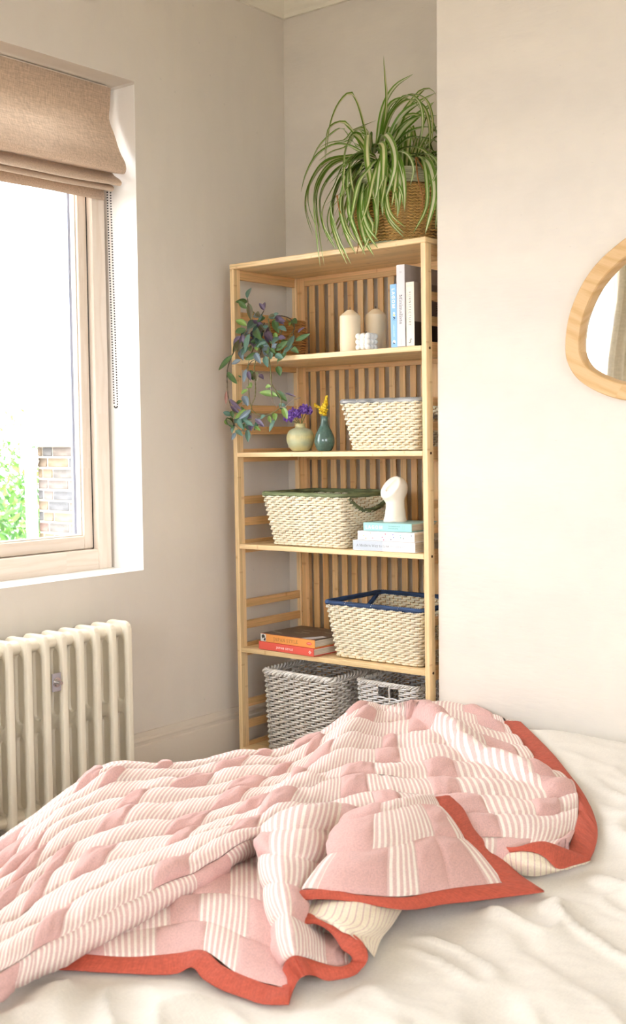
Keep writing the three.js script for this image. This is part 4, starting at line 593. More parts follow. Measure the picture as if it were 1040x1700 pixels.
// ---------------------------------------------------------------- vases with flowers
{
  const r = rng(301), y = onShelf(0.25, SH.y[1], 0).y + 0.0005;
  const glaze = (f) => phys({ map: dataTex(256, 256, f), roughness: 0.35, clearcoat: 0.5, clearcoatRoughness: 0.2 });
  const v1 = thing('round_vase', 'round pale green ribbed vase holding purple flowers', 'vase', [0.304, y + 0.001, 0.298]);
  const prof = [[0, 0], [0.032, 0], [0.036, 0.002], [0.046, 0.012], [0.055, 0.027], [0.0582, 0.042], [0.056, 0.056], [0.048, 0.069], [0.034, 0.077], [0.023, 0.081], [0.0205, 0.086], [0.0205, 0.091], [0.023, 0.094], [0.0215, 0.095], [0.018, 0.091], [0.017, 0.08]];
  const pc = new THREE.CatmullRomCurve3(prof.map(([a, b]) => V(a * 0.83, b, 0)), false, 'centripetal').getPoints(60);
  part(v1, 'body', surf(200, 60, (u, v) => { const p = pc[Math.round(v * 60)], a = -u * Math.PI * 2, band = sstep(p.y, 0.034, 0.038) * (1 - sstep(p.y, 0.056, 0.060)) + sstep(p.y, 0.062, 0.065) * (1 - sstep(p.y, 0.072, 0.075)), k = p.x - band * 0.0009 * Math.pow(0.5 + 0.5 * Math.cos(a * 50), 2); return V(Math.cos(a) * k, p.y, Math.sin(a) * k); }, (u, v) => [u, pc[Math.round(v * 60)].y / 0.095], true), glaze((u, v) => { const n = fbm(u * 12, v * 8, 311, 3, 0) - 0.5, b = 0.5 + 0.5 * Math.sin(v * 14 + 1.0); return mixc(rgb(0xC3C9A4), rgb(0xD8CE93), clamp(b * 0.9 + n * 0.4, 0, 1)).map((c) => c * (1 + n * 0.12)); }));
  const purple = [0x7A4FB2, 0x9C76D2, 0x5C3892].map((c) => std({ color: srgb(c), roughness: 0.7 })), stem = std({ color: srgb(0x6d7f45), roughness: 0.7 });
  const fl = (parent, name, cx, cy, cz, R, n, mats, s) => { const im = mats.map((m) => []); for (let i = 0; i < n; i++) { const a = r() * 6.28, u = r() * 2 - 0.75, q = Math.sqrt(Math.max(0, 1 - u * u)), k = R * (0.75 + 0.3 * r()); im[i % mats.length].push(new THREE.IcosahedronGeometry(s * (0.7 + 0.6 * r()), 0).scale(1, 0.7, 1).rotateX(r() * 3).rotateZ(r() * 3).translate(cx + Math.cos(a) * q * k, cy + u * k * 0.8, cz + Math.sin(a) * q * k)); } im.forEach((g, j) => { if (g.length) stuff(part(parent, name, mergeI(g), mats[j])); }); };
  for (const [x, yy, z, R] of [[-0.018, 0.128, 0.018, 0.022], [0.036, 0.138, 0.008, 0.019], [0.010, 0.142, -0.006, 0.018], [-0.036, 0.112, 0.022, 0.016], [0.004, 0.124, 0.024, 0.015]]) { part(v1, 'stem', tube(curvePts([V(0, 0.06, 0), V(x * 0.3, 0.098, z * 0.3), V(x * 0.9, yy - 0.01, z * 0.9)], 8), 0.0013, 5), stem); fl(v1, 'blossom', x, yy, z, R, 130, purple, 0.0036); }
  const v2 = thing('bottle_vase', 'dark teal glazed bottle vase holding yellow sprigs', 'vase', [0.421, y + 0.0016, 0.312]);
  const p2 = [[0, 0], [0.024, 0], [0.028, 0.002], [0.036, 0.016], [0.0395, 0.033], [0.037, 0.050], [0.028, 0.068], [0.0185, 0.084], [0.0142, 0.098], [0.0132, 0.110], [0.0150, 0.1165], [0.0142, 0.1175], [0.0120, 0.114], [0.011, 0.10]];
  const pc2 = new THREE.CatmullRomCurve3(p2.map(([a, b]) => V(a * 0.88, b, 0)), false, 'centripetal').getPoints(50);
  part(v2, 'body', lathe(pc2.map((p) => [p.x, p.y]), 56), phys({ map: dataTex(256, 256, (u, v) => { const n = fbm(u * 10, v * 14, 321, 4, 0), s = Math.pow(vnoise(u * 60, v * 40, 323, 60, 40), 6); return mixc(rgb(0x35544F), rgb(0x5E7C70), n * 0.9 + s * 0.6); }), roughness: 0.22, clearcoat: 0.8, clearcoatRoughness: 0.08 }));
  const yel = [0xE6C218, 0xD2A80E, 0xF2D640].map((c) => std({ color: srgb(c), roughness: 0.7 }));
  const sprig = (pts, n) => { const c = new THREE.CatmullRomCurve3(pts); part(v2, 'stem', tube(c.getPoints(10), 0.0011, 5, false, V(1, 0, 0)), stem); const im = [[], [], []]; for (let i = 0; i < n; i++) { const k = 0.35 + 0.65 * r(), p = c.getPoint(k), w = 0.011 * (1.15 - k); im[i % 3].push(new THREE.IcosahedronGeometry(0.0022 + r() * 0.0016, 0).translate(p.x + (r() - 0.5) * 2 * w, p.y + (r() - 0.5) * 0.01, p.z + (r() - 0.5) * 2 * w)); } im.forEach((g, j) => stuff(part(v2, 'blossom', mergeI(g), yel[j]))); };
  sprig([V(0, 0.09, 0), V(-0.002, 0.125, 0.002), V(0.008, 0.155, 0.004), V(0.012, 0.183, 0.003)], 130); sprig([V(0, 0.09, 0), V(-0.006, 0.122, 0.004), V(-0.018, 0.145, 0.006), V(-0.034, 0.156, 0.008)], 50); sprig([V(0, 0.09, 0), V(0.001, 0.125, 0), V(0.001, 0.148, 0.003), V(0.006, 0.165, 0.004)], 90); sprig([V(0, 0.09, 0), V(0.006, 0.122, 0.004), V(0.0, 0.138, 0.006), V(-0.006, 0.15, 0.006)], 60);
}
// ---------------------------------------------------------------- ceramic head on the stack of books
{
  const t = thing('ceramic_head', 'cream ceramic abstract head with a flat tilted face, standing on the stack of books', 'sculpture', [0.708, 0.8957, 0.318]);
  const N = 84, S = 0.09, mc = new MarchingCubes(N, std({ color: 0xffffff }), false, false, 200000); mc.isolation = 0;
  const hc = V(0.000, 0.103, 0.0), fn = V(-0.14, 0.46, 0.82).normalize();   // the way the flat face looks
  const e1 = V(0, 1, 0).sub(fn.clone().multiplyScalar(fn.y)).normalize().applyAxisAngle(fn, -0.62), e2 = new THREE.Vector3().crossVectors(fn, e1);
  const smin = (a, b, k) => { const h = clamp(0.5 + 0.5 * (b - a) / k, 0, 1); return lerp(b, a, h) - k * h * (1 - h); }, smax = (a, b, k) => -smin(-a, -b, k);
  const cap = (p, a, b, r) => { const pa = p.clone().sub(a), ba = b.clone().sub(a), h = clamp(pa.dot(ba) / ba.lengthSq(), 0, 1); return pa.sub(ba.multiplyScalar(h)).length() - r; };
  const field = (p) => {
    const q = p.clone().sub(hc), u = q.dot(e1), v = q.dot(e2), w = q.dot(fn);
    let head = (Math.sqrt((u / 0.047) ** 2 + (v / 0.038) ** 2 + ((w + 0.002) / 0.045) ** 2) - 1) * 0.037;
    head = smax(head, w - 0.019, 0.004);                                            // the sliced face
    head = smax(head, -cap(q, e1.clone().multiplyScalar(0.026).addScaledVector(e2, -0.001).addScaledVector(fn, 0.019), e1.clone().multiplyScalar(-0.012).addScaledVector(e2, -0.001).addScaledVector(fn, 0.0185), 0.0085), 0.0015);   // groove beside the nose
    head = smax(head, -cap(q, e1.clone().multiplyScalar(-0.026).addScaledVector(e2, -0.007).addScaledVector(fn, 0.019), e1.clone().multiplyScalar(-0.026).addScaledVector(e2, 0.007).addScaledVector(fn, 0.019), 0.0016), 0.001);    // mouth
    head = smax(head, -cap(q, V(0.030, -0.008, 0.024), V(0.042, 0.012, 0.016), 0.0028), 0.001);   // slit on the cheek
    const k = clamp(p.y / 0.075, 0, 1), rn = lerp(0.0385, 0.0285, Math.pow(k, 0.7)) + (p.y < 0.012 ? 0.001 : 0), cx = lerp(0.004, 0.006, k), cz = -0.002;
    let neck = Math.hypot((p.x - cx), (p.z - cz) * 1.05) - rn; neck = Math.max(neck, -p.y, p.y - 0.095);
    return smin(head, neck, 0.012) + 0.0006 * (fbm(p.x * 90 + 20, p.y * 90 + p.z * 60, 331, 2) - 0.5);
  };
  const p = V();
  for (let k = 0; k < N; k++) for (let j = 0; j < N; j++) for (let i = 0; i < N; i++) { p.set((i / (N / 2) - 1) * S, (j / (N / 2) - 1) * S + 0.075, (k / (N / 2) - 1) * S); mc.field[i + j * N + k * N * N] = -field(p); }
  mc.update();
  const g = new THREE.BufferGeometry(), c = mc.count, P = mc.positionArray.slice(0, c * 3);
  for (let i = 0; i < c; i++) { P[i * 3] *= S; P[i * 3 + 1] = P[i * 3 + 1] * S + 0.075; P[i * 3 + 2] *= S; }
  g.setAttribute('position', new THREE.BufferAttribute(P, 3)); const gg = mergeVertices(g, 1e-5); gg.computeVertexNormals();
  part(t, 'head', gg, std({ color: srgb(0xF1E8D8), roughness: 0.6, bumpMap: bumpFine, bumpScale: 0.0002 }));
}
{
  const quilt = thing('quilt', 'pink and cream striped patchwork quilt with a terracotta border thrown over the bed', 'quilt', [0, 0, 0]);
  // stripes run along v, 12.5 mm apart; solid patches are the same soft double gauze
  const gauze = (u, v, s) => (vnoise(u * 64, v * 20, s, 64, 20) - 0.5) * 0.07 + (vnoise(u * 20, v * 64, s + 1, 20, 64) - 0.5) * 0.07;
  const cream = rgb(0xF0E6DA), pink = rgb(0xD9BAB3);
  const stripeT = dataTex(256, 256, (u, v) => { const p = ((u * 4) % 1 + 1) % 1, w = sstep(Math.abs(p - 0.5), 0.19, 0.26), k = 1 + gauze(u, v, 401); return mixc(pink, cream, 1 - w).map((c) => c * k); });
  const pinkT = dataTex(256, 256, (u, v) => { const k = 1 + gauze(u, v, 411) * 1.3; return rgb(0xD4ABA4).map((c) => c * k); });
  const backT = dataTex(256, 256, (u, v) => { const p = ((u * 4) % 1 + 1) % 1, w = sstep(Math.abs(p - 0.5), 0.36, 0.44), k = 1 + gauze(u, v, 421); return mixc(rgb(0xE4D8BF), rgb(0xCFB3A9), w).map((c) => c * k); });
  const redT = dataTex(128, 128, (u, v) => { const k = 1 + (vnoise(u * 40, v * 8, 431, 40, 8) - 0.5) * 0.12 + (vnoise(u * 8, v * 40, 432, 8, 40) - 0.5) * 0.12; return rgb(0xB8543F).map((c) => c * k); });
  const fab = (map) => phys({ map, roughness: 0.95, sheen: 0.35, sheenRoughness: 0.7, sheenColor: srgb(0xffe9e2), side: THREE.DoubleSide });
  const stripeM = fab(stripeT), pinkM = fab(pinkT), backM = fab(backT), redM = phys({ map: redT, roughness: 0.85, side: THREE.DoubleSide });
  // a smooth surface through a net, with its two lengths in metres
  const cr = (a, b, c, d, t) => { const t2 = t * t, t3 = t2 * t; return 0.5 * (2 * b + (c - a) * t + (2 * a - 5 * b + 4 * c - d) * t2 + (3 * b - a - 3 * c + d) * t3); };
  function netSurface(N) {
    const n = N.length, m = N[0].length, pt = (i, j) => N[clamp(i, 0, n - 1)][clamp(j, 0, m - 1)], dist = (a, b) => Math.hypot(a[0] - b[0], a[1] - b[1], a[2] - b[2]);
    const cum = (k, f) => { const c = [0]; for (let i = 1; i < k; i++) c.push(c[i - 1] + f(i)); return c; };
    const ct = cum(n, (i) => { let s = 0; for (let j = 0; j < m; j++) s += dist(N[i - 1][j], N[i][j]); return s / m; }), cs = cum(m, (j) => { let s = 0; for (let i = 0; i < n; i++) s += dist(N[i][j - 1], N[i][j]); return s / n; });
    const find = (c, x) => { let i = 0; while (i < c.length - 2 && x > c[i + 1]) i++; return i + (x - c[i]) / (c[i + 1] - c[i]); };
    const f = (s, t) => {
      const a = find(cs, clamp(s, 0, 1) * cs[m - 1]), b = find(ct, clamp(t, 0, 1) * ct[n - 1]), j = Math.min(m - 2, Math.floor(a)), i = Math.min(n - 2, Math.floor(b)), fs = a - j, ft = b - i, out = [0, 0, 0];
      for (let c = 0; c < 3; c++) { const col = [-1, 0, 1, 2].map((q) => cr(pt(i + q, j - 1)[c], pt(i + q, j)[c], pt(i + q, j + 1)[c], pt(i + q, j + 2)[c], fs)); out[c] = cr(...col, ft); }
      return V(...out);
    };
    return { f, S: cs[m - 1], T: ct[n - 1], ct: ct.map((x) => x / ct[n - 1]) };
  }
  const withRidges = (f) => (s, t) => {
    const p = f(s, t);
    for (const [line, amp, w1, w2] of Q.ridges) {
      let best = 9, side = 0, along = 0;
      for (let i = 0; i < line.length - 1; i++) { const [ax, az] = line[i], [bx, bz] = line[i + 1], dx = bx - ax, dz = bz - az, l2 = dx * dx + dz * dz, k = clamp(((p.x - ax) * dx + (p.z - az) * dz) / l2, 0, 1), ex = p.x - ax - dx * k, ez = p.z - az - dz * k, d = Math.hypot(ex, ez); if (d < best) { best = d; side = dx * ez - dz * ex; along = (i + k) / (line.length - 1); } }
      const w = side > 0 ? w2 : w1; p.y += amp * Math.exp(-Math.pow(best / w, 2)) * Math.min(1, along * 6 + 0.15, (1 - along) * 6 + 0.15);
    }
    p.y += 0.026 * (fbm(p.x * 6.5, p.z * 6.5, 481, 3) - 0.5) * sstep(t, 0.16, 0.26);
    return p;
  };
  // lies on the sheet, never in it
  const rest = (p, gap = 0.006) => { if (p.x > 0.905 && p.z > 0.445) p.y = Math.max(p.y, BED.y + sheetWrinkle(p.x, p.z) + gap); return p; };
  function patches(name0, sf, o) {
    const { f, S, T } = sf, r = rng(o.seed), e = 0.004;
    const normal = (s, t) => { const a = f(Math.min(1, s + e), t).sub(f(Math.max(0, s - e), t)), b = f(s, Math.min(1, t + e)).sub(f(s, Math.max(0, t - e))); const n = b.cross(a).normalize(); return n.multiplyScalar(o.flip ? -1 : 1); };
    const t0 = o.t0 ?? 0, t1 = o.t1 ?? 1;
    for (let j = 0; j < o.bands; j++) {
      const ta = lerp(t0, t1, j / o.bands), tb = lerp(t0, t1, (j + 1) / o.bands), cuts = [];
      if (o.layout) cuts.push(...o.layout[j % o.layout.length]);
      else { let s = -r() * 0.08 / S, solid = r() > 0.6; while (s < 1) { const w = (solid ? 0.04 + r() * 0.08 : 0.07 + r() * 0.2) * (o.scale ?? 1) / S; if (s + w > 0.002) cuts.push([Math.max(0, s), Math.min(1, s + w), solid ? 'p' : 's']); s += w; solid = !solid && r() > 0.2; } }
      for (const [sa, sb, kind] of cuts) {
        if (sb - sa < 0.004) continue;
        const w = (sb - sa) * S, h = (tb - ta) * T, n = clamp(Math.ceil(w / 0.006), 6, 40), m = clamp(Math.ceil(h / 0.006), 8, 22), ph = r() * 50, solid = kind === 'p', amp = o.puff ?? 0.0115;
        const g = surf(n, m, (a, b) => {
          const s = clamp(lerp(sa, sb, a) - (o.shear ?? 0) * (1 - sstep(lerp(sa, sb, a), 0.45, 0.85)) * (b - 0.5) * h / S, 0, 1), t = clamp(lerp(ta, tb, b) + (o.wave ?? 0) * (fbm(s * S * 7, 3.3 + j * 0.13, 483, 2) - 0.5), 0, 1), p = f(s, t), N = normal(s, t);
          const edge = Math.pow(Math.sin(Math.PI * clamp(a, 0, 1)), 0.45), pil = Math.pow(Math.sin(Math.PI * clamp(b, 0, 1)), 0.6) * (solid ? 0.5 + 0.62 * edge : 0.5 + 0.14 * edge);
          const seam = Math.exp(-b * 7) + Math.exp(-(1 - b) * 7), gather = seam * 0.0034 * (vnoise(a * w * 75 + ph, j * 3.1, 441) - 0.5) * 2, cr2 = solid ? 0.0055 * (fbm(a * w * 24 + ph, b * h * 30, 443, 3) - 0.5) * pil * 2 : 0.0016 * (vnoise(a * w * 60 + ph, b * h * 14, 447) - 0.5) * pil * 2;
          return rest(p.addScaledVector(N, amp * (o.drape ? lerp(0.2, 1, sstep(t, 0.10, 0.2)) : 1) * pil + (gather + cr2) * (pil > 0.02 ? Math.min(1, edge * 1.4 - 0.1 < 0 ? 0 : edge * 1.4 - 0.1) : 0)));
        }, (a, b) => [(lerp(sa, sb, a) * S) / 0.05, (lerp(ta, tb, b) * T) / 0.05]);
        part(quilt, o.back ? 'backing_patch' : solid ? 'pink_patch' : 'striped_patch', g, o.back ? backM : solid ? pinkM : stripeM);
      }
    }
  }
  // a border strip between two lines: a soft flat fold of cloth
  function hem(inner, outer, label) {
    const a = new THREE.CatmullRomCurve3(inner.map((p) => V(...p)), false, 'centripetal'), b = new THREE.CatmullRomCurve3(outer.map((p) => V(...p)), false, 'centripetal'), n = Math.max(24, Math.round(b.getLength() / 0.008)), A = [], B = [];
    for (let i = 0; i <= n; i++) { A.push(a.getPoint(i / n)); B.push(b.getPoint(i / n)); }
    const g = surf(n, 16, (u, v) => {
      const i = Math.round(u * n), p = A[i], q = B[i], th = v * Math.PI * 2, c = 0.5 - 0.5 * Math.cos(th), d = q.clone().sub(p), t = B[Math.min(n, i + 1)].clone().sub(B[Math.max(0, i - 1)]), N = t.cross(d).normalize(); if (N.y < 0) N.multiplyScalar(-1);
      const thick = 0.0036 * Math.sin(th) + 0.0045 * (fbm(i * 0.35, c * 3, 451, 2) - 0.5) * Math.sin(th);
      return rest(p.clone().addScaledVector(d, c * 1.02 - 0.02).addScaledVector(N, thick), 0.005 + 0.003 * Math.max(0, Math.sin(th)));
    }, (u, v) => [u * n * 0.008 / 0.04, v * 1.2]);
    part(quilt, 'border', g, redM);
  }
  const body = netSurface(Q.body); body.f = withRidges(body.f);
  patches('body', body, { bands: 12, seed: 461, wave: 0.03, puff: 0.0145, shear: 0.3, drape: true });
  patches('front', netSurface(Q.front), { bands: 4, seed: 463, puff: 0.010, layout: [[[0, 0.4, 's'], [0.4, 0.7, 'p'], [0.7, 1, 's']], [[0, 0.3, 'p'], [0.3, 0.52, 's'], [0.52, 0.76, 'p'], [0.76, 1, 's']], [[0, 0.5, 's'], [0.5, 0.62, 'p'], [0.62, 0.86, 's'], [0.86, 1, 'p']], [[0, 0.22, 'p'], [0.22, 0.44, 's'], [0.44, 0.66, 'p'], [0.66, 0.82, 's'], [0.82, 1, 'p']]] });
  patches('fold', netSurface(Q.fold), { bands: 5, seed: 467, scale: 1.1 });
  patches('under', netSurface(Q.under), { bands: 1, seed: 471, back: true, puff: 0.004, layout: [[[0, 0.62, 's'], [0.62, 1, 's']]] });
  patches('flap', netSurface(Q.flap), { bands: 3, seed: 473, puff: 0.010, layout: [[[0, 0.4, 'p'], [0.4, 1, 's']], [[0, 0.36, 'p'], [0.36, 0.76, 's'], [0.76, 0.92, 'p'], [0.92, 1, 's']], [[0, 0.2, 's'], [0.2, 0.44, 'p'], [0.44, 0.6, 's'], [0.6, 0.75, 'p'], [0.75, 0.91, 'p'], [0.91, 1, 's']]] });
  patches('corner', netSurface(Q.corner), { bands: 1, seed: 477, back: true, puff: 0.003, layout: [[[0, 0.35, 's'], [0.35, 0.62, 's'], [0.62, 1, 's']]] });
  for (const k of ['frontHem', 'foldHem', 'lipHem', 'turnHem', 'flapSideHem', 'flapHem', 'bodyHem', 'cornerHem']) hem(...Q[k]);
}

// ---------------------------------------------------------------- plants: measured leaf lines, in metres
const SPIDER = [
  { p: [0.5857,2.1301,0.2,0.6084,2.2769,0.2,0.6025,2.3604,0.2,0.5964,2.4251,0.2], w: 0.8 },
  { p: [0.5649,2.1334,0.2,0.589,2.2636,0.19,0.6273,2.3226,0.18,0.6875,2.3567,0.16], w: 1.0 },
  { p: [0.5435,2.1198,0.21,0.5397,2.2,0.23,0.5245,2.287,0.26,0.5082,2.3043,0.27,0.4798,2.2737,0.29,0.453,2.2161,0.3,0.4426,2.0894,0.32], w: 1.0 },
  { p: [0.5243,2.1151,0.21,0.516,2.1737,0.25,0.486,2.2122,0.28,0.4556,2.1949,0.31,0.453,2.1426,0.33,0.4562,2.0764,0.34], w: 0.9 },
  { p: [0.517,2.118,0.2,0.4546,2.1533,0.22,0.4108,2.1558,0.24,0.3561,2.1244,0.26,0.3259,2.0634,0.28,0.3118,2.0055,0.29], w: 0.8 },
  { p: [0.5172,2.1333,0.2,0.4639,2.1606,0.18,0.3902,2.2308,0.16,0.3277,2.2178,0.15,0.28,2.1872,0.15,0.2508,2.1338,0.16], w: 0.6 },
  { p: [0.5435,2.1198,0.21,0.5381,2.1644,0.28,0.5448,2.128,0.33,0.5517,2.0698,0.36,0.5669,1.9907,0.38], w: 1.2 },
  { p: [0.5602,2.1154,0.22,0.6187,2.1437,0.32,0.6497,2.0677,0.37,0.6744,1.9885,0.39,0.7129,1.8799,0.41], w: 1.3 },
  { p: [0.579,2.1125,0.22,0.6754,2.1363,0.31,0.7456,2.069,0.36,0.765,1.9978,0.385,0.7307,1.8898,0.4], w: 1.2 },
  { p: [0.5648,2.1258,0.2,0.5103,2.1821,0.19,0.4643,2.1953,0.18,0.417,2.162,0.17,0.3644,2.1528,0.18,0.3187,2.1248,0.2], w: 0.8 },
  { p: [0.5123,2.1076,0.22,0.4561,2.0719,0.3,0.4337,1.9823,0.36,0.4756,1.8421,0.415,0.4992,1.718,0.425], w: 1.0 },
  { p: [0.5197,2.1047,0.23,0.4732,2.045,0.31,0.453,1.9646,0.36,0.4947,1.8567,0.4,0.5632,1.7685,0.425], w: 1.0 },
  { p: [0.4978,2.121,0.2,0.388,2.0981,0.25,0.3565,2.0172,0.3,0.3635,1.9349,0.33,0.4171,1.8368,0.36], w: 1.0 },
  { p: [0.5123,2.1076,0.22,0.4408,2.0775,0.28,0.4201,2.0115,0.33,0.4235,1.9459,0.36,0.4728,1.7995,0.4], w: 1.0 },
  { p: [0.546,2.0914,0.24,0.5074,2.0069,0.33,0.5188,1.8922,0.39,0.5728,1.7858,0.425,0.611,1.7178,0.43], w: 1.1 },
  { p: [0.546,2.0914,0.24,0.5556,1.997,0.35,0.5735,1.8841,0.4,0.6127,1.7997,0.425,0.647,1.7469,0.43], w: 1.4 },
  { p: [0.546,2.099,0.24,0.5884,1.9998,0.35,0.6077,1.8799,0.4,0.6385,1.8192,0.42,0.6832,1.7389,0.43], w: 1.3 },
  { p: [0.541,2.0956,0.22,0.5235,2.0694,0.3,0.5127,1.9732,0.35,0.5045,1.8866,0.39,0.5501,1.7778,0.42], w: 1.0 },
  { p: [0.572,2.0782,0.25,0.6166,1.9561,0.37,0.6172,1.9093,0.39,0.6017,1.8051,0.42], w: 1.0 },
  { p: [0.5886,2.0665,0.26,0.6258,1.9476,0.37,0.6425,1.8684,0.4,0.6745,1.7899,0.42,0.7171,1.7326,0.43], w: 1.3 },
  { p: [0.5979,2.0652,0.26,0.6558,1.9421,0.38,0.6679,1.864,0.41,0.6945,1.8092,0.42,0.6706,1.7423,0.43], w: 1.2 },
  { p: [0.6072,2.0563,0.26,0.6874,1.9379,0.38,0.7108,1.8379,0.405,0.7121,1.7786,0.42], w: 1.2 },
  { p: [0.6235,2.0522,0.27,0.7258,1.9327,0.38,0.7612,1.842,0.41,0.8257,1.7768,0.42], w: 0.9 },
  { p: [0.6259,2.0833,0.26,0.6873,2.0132,0.36,0.7187,1.9322,0.39,0.7305,1.8563,0.4], w: 1.3 },
  { p: [0.6352,2.0819,0.26,0.7098,2.0243,0.36,0.7542,1.9503,0.38,0.7834,1.8909,0.395,0.7848,1.8426,0.4], w: 1.0 },
  { p: [0.6374,2.0907,0.25,0.7361,2.0526,0.34,0.7739,1.9848,0.37,0.7855,1.924,0.385,0.7824,1.8599,0.39], w: 1.3 },
  { p: [0.5838,2.1007,0.24,0.6504,2.0983,0.32,0.7127,2.0652,0.37,0.7279,1.9738,0.39,0.728,1.8866,0.4], w: 1.4 },
  { p: [0.5578,2.1065,0.23,0.5743,2.0716,0.33,0.5757,2.0278,0.37,0.5863,1.9645,0.39,0.6015,1.8989,0.4], w: 1.4 },
  { p: [0.5742,2.1092,0.2,0.6382,2.2284,0.21,0.7158,2.2534,0.23,0.7931,2.2093,0.26,0.8275,2.1349,0.28,0.8367,2.0499,0.3], w: 1.0 },
  { p: [0.586,2.1167,0.19,0.6544,2.2242,0.18,0.7208,2.2592,0.17,0.777,2.2806,0.16], w: 1.2 },
  { p: [0.6048,2.1138,0.19,0.6661,2.2466,0.17,0.7169,2.3012,0.15,0.7419,2.3025,0.14,0.7578,2.2794,0.13], w: 1.0 },
  { p: [0.6001,2.111,0.21,0.6723,2.176,0.22,0.7512,2.1938,0.23,0.8365,2.1806,0.24], w: 1.2 },
  { p: [0.6257,2.1053,0.22,0.7039,2.1412,0.24,0.7884,2.1489,0.26,0.8555,2.1322,0.27], w: 1.2 },
  { p: [0.5742,2.1168,0.2,0.6105,2.2598,0.19,0.6524,2.277,0.19,0.7137,2.2542,0.2,0.747,2.2204,0.21], w: 1.0 },
  { p: [0.6373,2.1053,0.21,0.7241,2.1339,0.23,0.8383,2.0994,0.25], w: 1.0 },
  { p: [0.5884,2.1181,0.18,0.6289,2.2042,0.17,0.6867,2.2263,0.16,0.7657,2.185,0.15], w: 1.1 },
  { p: [0.5695,2.1211,0.18,0.5654,2.194,0.16,0.5993,2.2683,0.14,0.6486,2.2994,0.13], w: 1.0 },
  { p: [0.6072,2.1152,0.18,0.6404,2.1816,0.16,0.68,2.2145,0.15,0.7551,2.2592,0.14], w: 1.2 },
  { p: [0.5553,2.1197,0.2,0.5323,2.1956,0.22,0.4991,2.1897,0.24,0.6084,2.2013,0.26], w: 0.7 },
  { p: [0.7438,2.0653,0.26,0.8682,2.0096,0.35,0.905,1.9096,0.375,0.8976,1.7807,0.416], w: 1.3 },
  { p: [0.7349,2.0667,0.26,0.8404,2.0261,0.34,0.875,1.9423,0.37,0.8754,1.8715,0.375,0.8536,1.7877,0.416], w: 0.8 },
  { p: [0.7372,2.0754,0.25,0.868,2.0342,0.33,0.9082,1.9811,0.36,0.8783,1.9244,0.37], w: 0.8 },
  { p: [0.7371,2.0681,0.25,0.8423,1.9956,0.33,0.9037,1.905,0.36,0.899,1.8006,0.36], w: 1.0 },
  { p: [0.6442,2.095,0.22,0.7283,2.0987,0.25,0.8099,2.0661,0.28,0.8656,1.9972,0.3], w: 1.0 },
  { p: [0.6396,2.0847,0.24,0.7333,2.0727,0.31,0.7955,2.0418,0.35,0.8259,1.9914,0.37,0.8194,1.9414,0.38], w: 0.7 },
];
const SPIDER_DRY = [[0.7881,2.0516,0.3,0.8395,1.9621,0.365,0.8595,1.9023,0.37,0.8563,1.8378,0.372],[0.7881,2.0516,0.3,0.866,1.9592,0.36,0.8508,1.8612,0.37],[0.6256,1.8281,0.39,0.6491,1.7782,0.42,0.6498,1.748,0.43],[0.5507,1.9457,0.4,0.5672,1.8982,0.41,0.5809,1.8745,0.41]];
